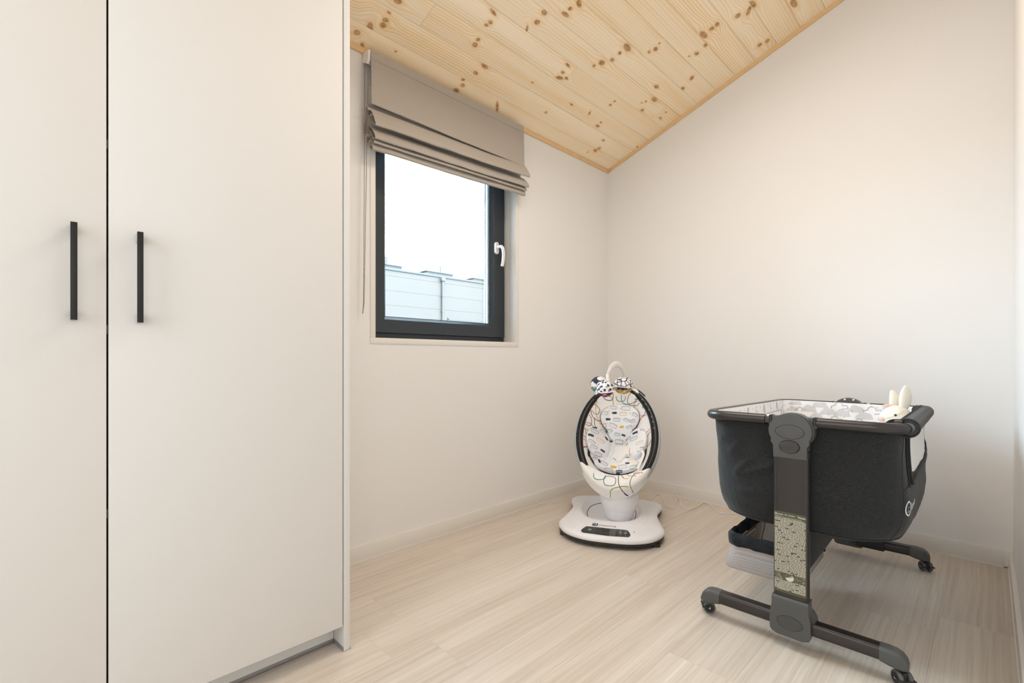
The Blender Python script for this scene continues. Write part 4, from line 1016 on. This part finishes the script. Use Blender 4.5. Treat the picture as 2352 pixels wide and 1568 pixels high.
LV = [(.681, .2600, .460, .062), (.660, .2595, .460, .066), (.620, .2585, .4605, .076), (.580, .2570, .4615, .088), (.540, .2560, .4625, .100), (.50, .256, .464, .112), (.46, .256, .465, .122), (.43, .255, .465, .128), (.40, .251, .463, .132), (.375, .244, .457, .134), (.357, .235, .450, .134), (.346, .225, .442, .132), (.342, .210, .430, .125)]
b = B(); rings(b, tub(LV, 400, wr=.0035, fine=True, bulge=.025), cap=(False, True)); body = co('cloth_tub', b, char_m, ang=60)
b = B(); tube(b, tub([(.352, .2325, .448, .134)], 160, bulge=.025)[0], .0028, 6, True); co('hem_piping', b, char_m, body)
# seams and zips
bbv = bvh_of(body)
def on_body(ox, oy, ax, ay, zc, off):
    """print plane: horizontal axis (ax,ay) through (ox,oy), projected inwards onto the tub"""
    inn = Vector((-ay, ax, 0))
    if inn.dot(Vector((-ox, -oy, 0))) < 0: inn = -inn
    def fn(u, v):
        h = bbv.ray_cast(Vector((ox + ax * u, oy + ay * u, zc + v)) - inn * .1, inn)
        return None if h[0] is None or h[3] > .25 else h[0] - inn * off
    return fn
sidefn = on_body(.27, -.05, 0, 1, 0, .001)
def side_line(pts, off, n=24):
    f = on_body(.27, 0, 0, 1, 0, off); out = []
    for p in resamp([(a, c, 0) for a, c in pts], n, False):
        q = f(p.x, p.y)
        if q is not None: out.append(q)
    return out
b = B(); tube(b, side_line([(-.405, .66), (-.400, .55), (-.385, .48), (-.38, .36)], 0), .0018, 6); tube(b, side_line([(-.385, .505), (-.36, .515), (-.33, .520), (-.30, .545)], 0), .0018, 6); co('side_seam', b, piping_m, body)
# net window in the wall-side panel
pr = Print(on_body(.27, 0, 0, 1, 0, .0016))
import itertools
net = [(-.300, .665), (-.318, .60), (-.318, .560), (-.300, .535), (-.270, .530), (.24, .530), (.30, .545), (.33, .575), (.33, .655)]
nn = 30
for i in range(nn):
    y0 = -.318 + (.728) * i / nn; y1 = y0 + .728 / nn
    lo = lambda y: .542 + .03 * max(0, (-.285 - y) / .033) ** 1.5 + .045 * max(0, (y - .33) / .08) ** 1.5
    for k in range(7):
        f = lambda y, t: lo(y) + (.672 - lo(y)) * t
        pr.poly([(y0, f(y0, k / 7)), (y1, f(y1, k / 7)), (y1, f(y1, (k + 1) / 7)), (y0, f(y0, (k + 1) / 7))])
co('net_window', pr.bm, netw_m, body)
b = B(); tube(b, side_line([(-.335, .672), (-.342, .60), (-.340, .545), (-.318, .515)], .004), .0060, 8); tube(b, side_line([(-.318, .515), (-.25, .530), (.31, .530), (.40, .560), (.425, .66)], .003), .0045, 8); co('net_binding', b, char_m, body)
b = B(); tube(b, side_line([(-.352, .668), (-.358, .60), (-.356, .535), (-.352, .510)], .003), .0022, 6); co('zip_tape', b, piping_m, body)
# padded cover over the wall-side rail
b = B(); rs = []
for k in range(41):
    f = k / 40; y = -.420 + .84 * f; xo = .268 - .050 * sstep(.37, .47, abs(y)) ; r_ = .0245 - .003 * sstep(.9, 1, f) + .0012 * noise.noise(Vector((y * 22, 1, 0)))
    rs.append([Vector((xo + r_ * 1.05 * math.cos(a), y, RZ + tilt(y) + r_ * math.sin(a))) for a in [2 * PI * q / 20 for q in range(20)]])
rings(b, rs); rc_ = co('rail_cover', b, char_m)
b = B()
tube(b, [Vector((.252, -.40 + .8 * k / 12, RZ + tilt(-.4 + .8 * k / 12) + .0215)) for k in range(13)], .0022, 6)
for yy in (-.421, -.413): tube(b, [Vector((.268 + .0262 * math.cos(a), yy, RZ + .0245 * math.sin(a))) for a in [2 * PI * q / 24 for q in range(24)]], .0026, 6, True)
co('cover_zip', b, piping_m, rc_)
b = B(); box(b, .240, .258, -.430, -.414, RZ + .012, RZ + .022, .003); co('zip_slider', b, cap_m, rc_)
# logo on the side panel
LA = (-.10, 1)  # along the side
fnl = on_body(.26, -.362, .16, .987, .450, .0016)
pr = Print(fnl)
pr.line(sq(.004, 0, .0165, .0195, 0, 0, 360, 1.0, 32), .0052, 0, True)
for (x, y, r_) in ((.000, .003, .0016), (.008, .003, .0016), (.004, -.005, .0022)): pr.disc(x, y, r_, 0, n=8)
pr.line([(-.004, -.008), (.004, -.0105), (.012, -.008)], .0018)
pr.text('lionello', .029, .026, -.008, 0, bold=.0006)
co('logo', pr.bm, white_print, body)
# liner
LI = [(.700, .250, .448, .058), (.690, .247, .446, .056), (.66, .246, .445, .056), (.60, .245, .444, .075), (.52, .240, .440, .098), (.44, .236, .436, .120)]
rs = tub(LI, 200, wr=.0)
for j, r_ in enumerate(rs):
    for i, p in enumerate(r_):
        g = .0035 * math.sin(p.x * 60 + 2 * noise.noise(Vector((p.x * 5, p.y * 5, 1)))) * (1 if p.y > .3 else .4) + .003 * noise.noise(Vector((p.x * 9, p.y * 9, p.z * 4)))
        p += Vector((-p.x, -p.y * .6, 0)).normalized() * (g + .002)
outer = [Vector((p.x * 1.045, p.y * 1.022, p.z - .004)) for p in rs[0]]
b = B(); rings(b, [[Vector((p.x * 1.045, p.y * 1.022, p.z - .012)) for p in rs[0]], outer] + rs, cap=(False, False)); liner = co('liner', b, liner_m, ang=70)
b = B(); prism(b, rrect(.238, .435, .13, 8), .40, .455, .015, 3); co('mattress', b, matt_m)
lbv = bvh_of(liner)
def in_liner(ox, oy, dx, dy, off):
    def fn(u, v):
        o_ = Vector((u, 0, v)) if dx == 0 else Vector((0, u, v)); d = Vector((dx, dy, 0))
        h = lbv.ray_cast(o_, d)
        return None if h[0] is None else h[0] - d * off
    return fn
def cloud(pr, x, y, s, line):
    if line:
        pts = [(-.5, -.2)] + [(-.5 + .12 + .14 * math.cos(a), -.08 + .12 * math.sin(a)) for a in [PI * (1.15 - .8 * k / 6) for k in range(7)]] + [(-.05 + .24 * math.cos(a), .05 + .24 * math.sin(a)) for a in [PI * (.95 - .95 * k / 10) for k in range(11)]] + [(.36 + .16 * math.cos(a), -.05 + .15 * math.sin(a)) for a in [PI * (.75 - .95 * k / 8) for k in range(9)]] + [(.10, -.2)]
        pr.line([(x + s * a, y + s * c) for a, c in pts], .0022, 1)
    else:
        def hi(q):
            m = -.19
            for cx_, cy_, r_ in ((-.06, .05, .25), (.22, .0, .20), (-.30, -.06, .15), (.40, -.13, .09), (-.44, -.14, .08)):
                if abs(q - cx_) < r_: m = max(m, cy_ + math.sqrt(r_ * r_ - (q - cx_) ** 2))
            return m
        pr.fill(-.52, .50, lambda q: -.20, hi, lambda a, c: (x + s * a, y + s * c), 0, 30, 5)
def star(pr, x, y, s, mi=0):
    pr.poly([(x + s * (1 if k % 2 == 0 else .42) * math.sin(PI * k / 5), y + s * (1 if k % 2 == 0 else .42) * math.cos(PI * k / 5)) for k in range(10)], mi)
pr = Print(in_liner(0, 0, 0, 1, .0012))
zt = .676
for (x, z, s, l) in [(-.205, .672, .05, 0), (-.150, .645, .060, 0), (-.215, .640, .045, 0), (-.185, .640, .036, 1), (-.105, .667, .060, 0), (-.075, .637, .062, 0), (-.030, .664, .060, 1), (-.020, .634, .062, 0), (.030, .656, .060, 0), (.060, .628, .062, 0), (.090, .652, .064, 1), (.150, .662, .056, 0), (.140, .628, .064, 0), (.200, .640, .06, 0), (-.120, .612, .055, 0), (-.045, .602, .055, 1), (.045, .598, .055, 1), (.10, .59, .06, 0), (-.17, .60, .05, 1), (.18, .60, .05, 1)]: cloud(pr, x, z, s, l)
rr = random.Random(5)
for k in range(26): star(pr, -.22 + .44 * rr.random(), .60 + .075 * rr.random(), .0045, 0)
for k in range(60): pr.disc(-.22 + .44 * rr.random(), .59 + .09 * rr.random(), .0011, 0, n=5)
co('cloud_print', pr.bm, [cloud_m, cloudl_m], liner)
pr = Print(in_liner(0, 0, -1, 0, .0012))
for k in range(9):
    y = -.40 + .1 * k; cloud_pts = (y, .668)
    if k % 2: pr.disc(y, .664, .012, 0, ry=.016); pr.disc(y + .006, .652, .010, 0, ry=.008); pr.disc(y, .678, .007, 0)
    else: pr.line([(y + .010, .660), (y - .010, .658), (y - .010, .676), (y + .002, .680)], .0022, 1)
    star(pr, y + .05, .676, .005, 0)
for k in range(5): pr.disc(.38 + .015 * (k % 2), .56 + .022 * k, .008, 0)
co('cloud_print', pr.bm, [cloud_m, cloudl_m], liner)
pr = Print(in_liner(0, 0, -1, 0, .0010))
for i in range(24):
    y0 = -.36 + .72 * i / 24; y1 = y0 + .72 / 24
    for k in range(5): pr.poly([(y0, .50 + .138 * k / 5), (y1, .50 + .138 * k / 5), (y1, .50 + .138 * (k + 1) / 5), (y0, .50 + .138 * (k + 1) / 5)])
nl = co('inner_net', pr.bm, netw_m, liner)
f2 = in_liner(0, 0, -1, 0, .001)
b = B(); tube(b, [f2(-.36 + .72 * k / 20, .639) for k in range(21)], .0018, 6); tube(b, [f2(.362, .639 - .14 * k / 8) for k in range(9)], .0035, 6, sy=.5); co('net_edge', b, cloudl_m, liner)

# posts with caps, feet and bars at both ends
def place(bmf, sy): return bmf if sy < 0 else bmf
RY = Matrix.Rotation(PI, 4, 'Z')
XZ = Matrix(((1, 0, 0, 0), (0, 0, 1, 0), (0, 1, 0, 0), (0, 0, 0, 1)))   # (x,z,depth) -> (x,depth,z)
def post_end(G, dz, front):
    FR = CRM @ G
    def po(name, bm, m, par=None, **k): return obj(name, bm, m, par or cr, FR, **k)
    # tube: flat oval section
    b = B(); sec = rrect(.0485, .017, .0165, 5)
    rs = [[Vector((x, -.4885 + y, z)) for x, y in sec] for z in (.12, .585 + dz, .600 + dz)]
    rs[2] = [Vector((p.x * 1.03, -.4885 + (p.y + .4885) * 1.08, p.z)) for p in rs[2]]; rs.insert(2, [Vector((p.x * 1.03, -.4885 + (p.y + .4885) * 1.08, .5865 + dz)) for p in rs[1]])
    rings(b, rs); pt = po('post', b, tube_m)
    # head: round disc on a neck
    hc = .660 + dz
    o_ = [(-.0455, .575 + dz), (.0455, .575 + dz), (.0455, .615 + dz)] + [(.0580 * math.cos(a), hc + .0520 * math.sin(a)) for a in [math.radians(-38 + 256 * k / 30) for k in range(31)]] + [(-.0455, .615 + dz)]
    b = B(); prism(b, o_, .4705, .512, .007, 4, mat=Matrix(((1, 0, 0, 0), (0, 0, -1, 0), (0, 1, 0, 0), (0, 0, 0, 1)))); hd_ = po('post_head', b, cap_m)
    b = B(); prism(b, [(.0600 * math.cos(a) + .002, hc + .054 * math.sin(a)) for a in [2 * PI * k / 40 for k in range(40)]], .468, .498, .003, 2, mat=Matrix(((1, 0, 0, 0), (0, 0, -1, 0), (0, 1, 0, 0), (0, 0, 0, 1)))); po('head_back', b, cap_m, hd_)
    FY = Matrix(((1, 0, 0, 0), (0, 0, -1, 0), (0, 1, 0, 0), (0, 0, 0, 1)))
    b = B(); prism(b, ell(40, .0385, .0205, 0, hc - .002), .505, .5128, .0012, 2, mat=FY); po('oval_inlay', b, cap_m, hd_)
    b = B(); tube(b, [Vector((.0388 * math.cos(a), -.5122, hc - .002 + .0208 * math.sin(a))) for a in [2 * PI * k / 48 for k in range(48)]], .0008, 6, True); po('inlay_gap', b, gasket_m, hd_)
    b = B(); prism(b, ell(36, .0262, .0182, 0, .613 + dz), .508, .5165, .004, 3, mat=FY); po('release_button', b, button_m, hd_)
    b = B(); tube(b, [Vector((.0275 * math.cos(a), -.5120, .613 + dz + .0195 * math.sin(a))) for a in [2 * PI * k / 48 for k in range(48)]], .0009, 6, True); po('button_gap', b, gasket_m, hd_)
    # foot housing
    ft = [tuple(p.xy) for p in catmull([(.0490, .152, 0), (.0492, .128, 0), (.0515, .112, 0), (.0540, .096, 0), (.0548, .072, 0), (.0535, .050, 0), (.0485, .039, 0), (.030, .0362, 0)], 4)]
    ft = [(-x, z) for x, z in ft[::-1]][::1] + ft[::1]
    ft = ft[::-1]
    b = B(); prism(b, ft, .4640, .5125, .006, 4, mat=FY); fh = po('post_foot', b, cap_m)
    b = B(); prism(b, ell(40, .0345, .0200, 0, .079), .505, .5133, .0008, 2, mat=FY); po('oval_inlay', b, cap2_m, fh)
    b = B(); tube(b, [Vector((.0348 * math.cos(a), -.5126, .079 + .0203 * math.sin(a))) for a in [2 * PI * k / 48 for k in range(48)]], .0007, 6, True); po('inlay_gap', b, gasket_m, fh)
    b = B(); lathe(b, [(0, -.022), (.040, -.022), (.041, .0), (.040, .022), (0, .022)], 30, mat=Matrix.Translation((.022, -.468, .085)) @ Matrix.Rotation(PI / 2, 4, 'X')); po('foot_swivel', b, cap_m, fh)
    # bars
    for sx in (-1, 1):
        b = B(); sec = rrect(.0205, .0195, .010, 4)
        rs = [[Vector((x, -.4760 + p, .0720 + q)) for p, q in sec] for x in ((.05 * sx), (.2285 * sx))]
        rings(b, rs); po('foot_bar', b, tube_m)
        b = B(); rs = []
        for x, zt_, zb_ in ((.214, .092, .051), (.232, .0925, .046), (.250, .0905, .043), (.264, .084, .0425), (.273, .074, .043), (.2765, .062, .0445), (.2765, .052, .046)):
            hh = (zt_ - zb_) / 2; wq = .0215 if x < .268 else .0185
            rs.append([Vector((sx * x, -.4760 + p, (zt_ + zb_) / 2 + q)) for p, q in rrect(wq, max(.004, hh), min(.0105, max(.0035, hh * .9)), 4)])
        rings(b, rs); po('bar_end_cap', b, cap_m)
    return pt
front = post_end(Matrix.Identity(4), 0.0, True)
post_end(RY, -.012, False)
b = B(); box(b, .030, .130, .445, .500, .050, .100, .004); co('cross_bracket', b, gasket_m)
for (x, z) in ((-.014, .700), (.018, .700)):
    b = B(); lathe(b, [(.0001, 0), (.0042, 0), (.0042, .002), (.0001, .003)], 12, mat=Matrix.Translation((x, .4680, z - .005)) @ Matrix.Rotation(PI / 2, 4, 'X')); co('head_screw', b, axle_m)
# castors
def caster(x, y, turn, dup_from=None):
    L = Matrix.Translation((x, y, 0)) @ Matrix.Rotation(turn, 4, 'Z')
    if dup_from is None:
        b = B(); lathe(b, [(0, .05), (.0075, .05), (.0075, .036), (0, .036)], 14)
        box(b, -.0065, .0065, -.013, .010, .010, .040, .003); box(b, -.020, .020, -.0235, -.0195, .0215, .0245, .0008); box(b, -.0205, -.0185, -.0235, 0, .020, .025); box(b, .0185, .0205, -.0235, 0, .020, .025)
        p = obj('caster', b, hubk_m, cr); ch_ = []
        for sx in (-1, 1):
            b = B(); lathe(b, [(.0001, -.0055), (.0155, -.0055), (.0185, -.005), (.0200, -.003), (.0200, .003), (.0185, .005), (.0150, .0055), (.0145, .0045), (.0001, .0045)], 30, mat=Matrix.Translation((sx * .0125, 0, .0201)) @ Matrix.Rotation(sx * PI / 2, 4, 'Y'))
            w = obj('wheel', b, wheel_m, p); ch_.append(w)
            b = B(); lathe(b, [(.0001, .0044), (.0143, .0044), (.0143, .0054), (.0001, .0058)], 24, mat=Matrix.Translation((sx * .0125, 0, .0201)) @ Matrix.Rotation(sx * PI / 2, 4, 'Y')); ch_.append(obj('hub_cap', b, hubk_m, p))
            b = B(); lathe(b, [(.0001, .0055), (.0034, .0055), (.0030, .0072), (.0001, .0076)], 12, mat=Matrix.Translation((sx * .0125, 0, .0201)) @ Matrix.Rotation(sx * PI / 2, 4, 'Y')); ch_.append(obj('axle_pin', b, axle_m, p))
    else:
        p = dup_from.copy(); COL.objects.link(p); p.parent = cr
        for c in list(dup_from.children):
            q = c.copy(); COL.objects.link(q); q.parent = p
    p.matrix_local = L
    return p
c0 = caster(-.262, -.462, math.radians(-60))
caster(.262, -.478, math.radians(39), c0); caster(.262, .478, math.radians(33), c0); caster(-.262, .478, math.radians(-20), c0)
# warning sticker with print
pr = Print(lambda u, v: Vector((u, -.5059 - .0000 * u, .288 + v)))
pr.poly([p for p in rrect(.0440, .1235, .006, 5)]); stk = co('warning_label', pr.bm, sticker_m, front)
pr = Print(lambda u, v: Vector((u, -.5062, .288 + v)))
pr.line(sq(-.0385, .1145, .0026, .0031, 0, 0, 360, 1, 20), .0012, 0, True)
pr.text('lionello', .0055, -.0345, .1127, 0, bold=.00012); pr.text('EN 1130:2019', .0048, -.0145, .1133, 0, bold=.0001); pr.text('Timon', .0080, .0195, .1120, 0, bold=.0002)
pr.text('WARNING - Stop using the crib as soon as the', .0037, -.0410, .1060, 0, bold=.00006, sx=1.0)
rr = random.Random(3)
def lines(v0, v1, n):
    for k in range(n):
        v = v0 + (v1 - v0) * k / (n - 1); u = -.0415
        while u < .0405:
            L = min(.0020 + .0065 * rr.random(), .0413 - u)
            if rr.random() > .05 and L > .001: pr.line([(u, v), (u + L, v)], .00165)
            u += L + .0011
lines(.1030, -.0610, 52); lines(-.0870, -.1145, 10)
co('label_text', pr.bm, stickt_m, front)
pr = Print(lambda u, v: Vector((u, -.5062, .288 + v)))
def lrect(x0, x1, y0, y1, w=.0006): pr.line([(x0, y0), (x1, y0), (x1, y1), (x0, y1)], w, 0, True)
lrect(-.040, -.026, -.0755, -.0645); lrect(-.036, -.0335, -.083, -.065); lrect(-.0300, -.0275, -.083, -.065); pr.line([(-.042, -.083), (-.020, -.083)], .0012, 1); pr.line([(-.034, -.068), (-.022, -.081)], .0008, 1); pr.line([(-.025, -.076), (-.012, -.071)], .0005); pr.line([(-.025, -.078), (-.012, -.079)], .0005)
pr.line(sq(-.001, -.0745, .0115, .0105, 0, 0, 360, 1, 30), .0007, 0, True)
pr.poly([(-.0125, -.0765)] + [(-.001 + .0113 * math.cos(a), -.0745 + .0103 * math.sin(a)) for a in [math.radians(192 + 198 * k / 16) for k in range(17)]] + [(.006, -.0665), (.006, -.0740), (-.006, -.0760)], 1)
for (y0, y1) in ((-.0735, -.0630), (-.0855, -.0750)):
    lrect(.0125, .0410, y0, y1, .0007); lrect(.0155, .0185, y0 + .0015, y1 - .0015, .0005); lrect(.0205, .0265, y0 + .0015, y1 - .0015, .0005); pr.line([(.028, y0 + .002), (.033, y0 + .006), (.030, y1 - .002)], .0006)
pr.line([(.0345, -.0672), (.0360, -.0690), (.0395, -.0652)], .0011, 1); pr.line([(.0345, -.0768), (.0380, -.0810)], .0011, 1); pr.line([(.0380, -.0768), (.0345, -.0810)], .0011, 1)
co('label_pictogram', pr.bm, [stickl_m, stickt_m], front)
# under-bed storage basket
BX0, BX1, BYa, BYb = -.222, .006, -.385, -.045
def brect(x0, x1, y0, y1, z, n=80, rc=.03):
    hw, hl = (x1 - x0) / 2, (y1 - y0) / 2
    return [Vector((p.x + (x0 + x1) / 2, p.y + (y0 + y1) / 2, z)) for p in resamp(rrect(hw, hl, rc, 5), n)]
b = B(); rs = [brect(BX0 - .012, BX1 + .0, BYa - .018, BYb, .150), brect(BX0 - .014, BX1 + .0, BYa - .020, BYb, .160), brect(BX0 - .006, BX1, BYa - .008, BYb, .190), brect(BX0, BX1, BYa, BYb, .232)]
rings(b, rs, cap=(True, False)); bas = co('basket_net', b, netg_m, ang=60)
b = B(); rs = []
for (z, off) in ((.222, .000), (.226, .005), (.245, .006), (.262, .006), (.270, .001), (.266, -.006), (.246, -.006), (.228, -.003)):
    r0 = brect(BX0 - off, BX1 + off, BYa - off, BYb + off, z, 120)
    rs.append([p + Vector((noise.noise(Vector((p.x * 45, p.y * 45, z * 18))) * .005, noise.noise(Vector((p.y * 45, p.x * 45, z * 18 + 5))) * .005, noise.noise(Vector((p.x * 40, p.y * 40, 3))) * .004)) for p in r0])
rings(b, rs, loop=True); bb_ = co('basket_band', b, blackf_m, ang=70)
b = B(); box(b, BX1 - .002, BX1 + .008, BYa - .006, BYb + .14, .185, .345, .003); box(b, BX0 + .09, BX1, BYb - .004, BYb + .006, .16, .345, .003); co('basket_hanger', b, blackf_m)
b = B(); box(b, BX0 - .002, BX0 + .010, BYa + .18, BYb + .02, .225, .345, .003); co('basket_hanger', b, blackf_m)

# ------------------------------------------------------------------ plush rabbit in the crib
RBM = Matrix.Translation((1.688, -.600, .452)) @ Matrix.Rotation(math.radians(28), 4, 'Z')
rb = thing('plush_rabbit', 'cream plush rabbit with upright ears peeking over the crib rail', 'soft toy', RBM)
def ro(name, bm, m, par=None, **k): return obj(name, bm, m, par or rb, RBM, **k)
b = B()  # body sits on the mattress
ball(b, (.005, 0, .062), .055, (1.0, .9, 1.15)); ball(b, (0, -.005, .125), .042, (1, .9, 1.0)); ro('body', b, cloth_c)
for sx in (-1, 1):
    b = B(); ball(b, (-.045, sx * .035, .028), .024, (1.6, .9, .9)); ro('leg', b, cloth_c)
    b = B(); tube(b, catmull([(-.010, sx * .036, .125), (-.035, sx * .046, .10), (-.055, sx * .042, .075)], 5), lambda t: .014 + .004 * t, 10); ro('arm', b, cloth_c)
HZ = .210
b = B(); t = B(); bmesh.ops.create_uvsphere(t, u_segments=32, v_segments=20, radius=1)
for v in t.verts:
    x, y, z = v.co
    w_ = 1 - .22 * sstep(0, 1, -x) ; v.co = Vector((x * .050 - .006, y * .044 * w_, z * .041 * (1 - .10 * sstep(.1, 1, -x)) + HZ - .004 * sstep(0, 1, -x)))
merge(b, t); head = ro('head', b, cloth_c)
hbv = bvh_of(head)
def headpt(x, z, off=0): 
    h = hbv.ray_cast(Vector((x, -.2, z)), Vector((0, 1, 0))); return h[0] + Vector((0, -off, 0)) if h[0] is not None else Vector((x, -.03, z))
b = B(); tube(b, [headpt(-.046 + .055 * k / 14, HZ - .006 + .032 * (k / 14) ** 1.2, .0) for k in range(14)], .0011, 6); ro('seam', b, plain('plush_seam', (.62, .56, .46), .9), head)
b = B(); ball(b, headpt(-.021, HZ + .008, -.0005), .0044); ro('eye', b, eye_m, head)
b = B(); ball(b, (-.0520, -.008, HZ - .010), .0105, (.9, 1.1, .8)); ro('nose', b, pink_m, head)
b = B(); tube(b, [headpt(-.046, HZ - .022), headpt(-.040, HZ - .028), headpt(-.030, HZ - .030)], .001, 5); ro('mouth', b, eye_m, head)
def ear(name, base, tip, wid, thick, lean):
    base = Vector(base); tip = Vector(tip); d = tip - base; rs = []
    side = Vector((.956, .29, 0)); side = (side - d.normalized() * side.dot(d.normalized())).normalized(); nrm = d.normalized().cross(side)
    for k in range(19):
        f = .5 - .5 * math.cos(PI * k / 18); g = .10 + .885 * f; w_ = wid * math.sin(PI * g ** 1.05) ** .6; c = base + d * f + nrm * (lean * math.sin(PI * f)) + side * (.006 * math.sin(PI * f))
        th = thick * math.sin(PI * g) ** .6
        rs.append([c + side * (w_ * math.cos(a)) + nrm * (th * math.sin(a)) for a in [2 * PI * q / 18 for q in range(18)]])
    b = B(); rings(b, rs); return ro(name, b, cloth_c)
ear('ear', (.016, -.006, HZ + .022), (.026, -.004, HZ + .118), .0225, .013, .004)
ear('ear', (-.008, .018, HZ + .024), (-.006, .026, HZ + .098), .0195, .012, -.004)
b = B(); ball(b, (-.022, .012, HZ + .039), .014, (1.5, .6, .40)); ball(b, (.004, .012, HZ + .041), .010, (1.3, .6, .4)); ro('bow', b, pink_m)

# ------------------------------------------------------------------ outside: warehouse across the yard
b = B(); box(b, -90, -0.6, -60, 90, -3.4, -3.3); g_ = structure(obj('ground', b, asphalt_m))
wh = thing('warehouse', 'pale panelled warehouse with barrel roof lights seen through the window', 'building', Matrix.Translation((-26.5, 20, -3.3)))
def who(name, bm, m, par=None, **k): return obj(name, bm, m, par or wh, WORLD, **k)
TOP = 6.73; WX = -26.0
b = B(); box(b, WX - 20, WX - .06, -6, 60, -3.3, TOP - .05); who('building_core', b, pipe_m)
zs = [TOP, 6.36, 5.39, 4.42, 3.45, 2.48, 1.51, .54, -.43, -1.4, -2.37, -3.3]
ysp = [-6, 4.6, 11.16, 17.73, 24.3, 30.9, 37.4, 44, 60]
for y0, y1 in zip(ysp[:-1], ysp[1:]):
    for z1, z0 in zip(zs[:-1], zs[1:]):
        if y0 == 17.73 and z1 < 3.9: continue
        b = B(); box(b, WX - .06, WX, y0 + .010, y1 - .010, z0 + .0035, z1 - .0035, .004, 1); who('wall_panel', b, clad_m)
for y0, y1 in ((17.73, 18.3),):
    b = B(); box(b, WX - .06, WX, 17.74, 18.3, -3.3, 3.441); who('wall_panel', b, clad_m)
b = B(); box(b, WX - .12, WX - .03, 18.3, 24.3, -3.3, 3.44); sd = who('shutter_door', b, curb_m)
b = B(); box(b, WX - .05, WX + .03, 18.22, 24.3, 3.74, 3.90); box(b, WX - .05, WX + .03, 18.22, 18.36, -3.3, 3.80); who('door_frame', b, clad_m)
b = B(); box(b, WX - .03, WX + .01, 18.36, 24.3, 3.44, 3.74); who('door_lintel', b, pipe_m)
b = B(); box(b, WX - .2, WX + .06, -6, 60, TOP, TOP + .14, .01); who('roof_edge', b, gut_m)
for yp in (4.6, 17.73, 30.9):
    b = B(); tube(b, [(WX + .09, yp, TOP - .05), (WX + .09, yp, -3.3)], .07, 12); pi_ = who('downpipe', b, pipe_m)
    b = B(); box(b, WX + .0, WX + .24, yp - .16, yp + .16, TOP - .26, TOP - .02, .02); who('rain_hopper', b, clad_m, pi_)
    b = B()
    for z in (5.4, 4.3, 3.2): box(b, WX, WX + .18, yp - .10, yp + .10, z - .03, z + .03)
    who('pipe_clip', b, clad_m, pi_)
for yc in (.33, 4.70, 9.07, 13.44, 17.81, 22.18, 26.55):
    b = B(); prism(b, [(yc - 1.28, TOP + .02), (yc + 1.28, TOP + .02), (yc + 1.15, TOP + .42), (yc - 1.15, TOP + .42)], WX - 8.0, WX - .35, mat=Matrix(((0, 0, 1, 0), (1, 0, 0, 0), (0, 1, 0, 0), (0, 0, 0, 1)))); cu = who('rooflight_curb', b, curb_m)
    b = B(); n_ = 20
    rs = [[Vector((x, yc - 1.2 * math.cos(PI * k / n_), TOP + .42 + .46 * math.sin(PI * k / n_))) for k in range(n_ + 1)] for x in (WX - 8.0, WX - 6.1, WX - 4.2, WX - 2.3, WX - .30)]
    rings(b, rs); who('rooflight_dome', b, dome_m, cu)
    b = B()
    for x in (WX - 2.3, WX - 4.2, WX - .32): tube(b, [Vector((x, yc - 1.215 * math.cos(PI * k / n_), TOP + .425 + .475 * math.sin(PI * k / n_))) for k in range(n_ + 1)], .022, 6)
    box(b, WX - 8.0, WX - .28, yc - 1.27, yc + 1.27, TOP + .40, TOP + .45); tube(b, [(WX - .28, yc, TOP + .42), (WX - .28, yc, TOP + .88)], .012, 6)
    who('rooflight_rib', b, clad_m, cu)
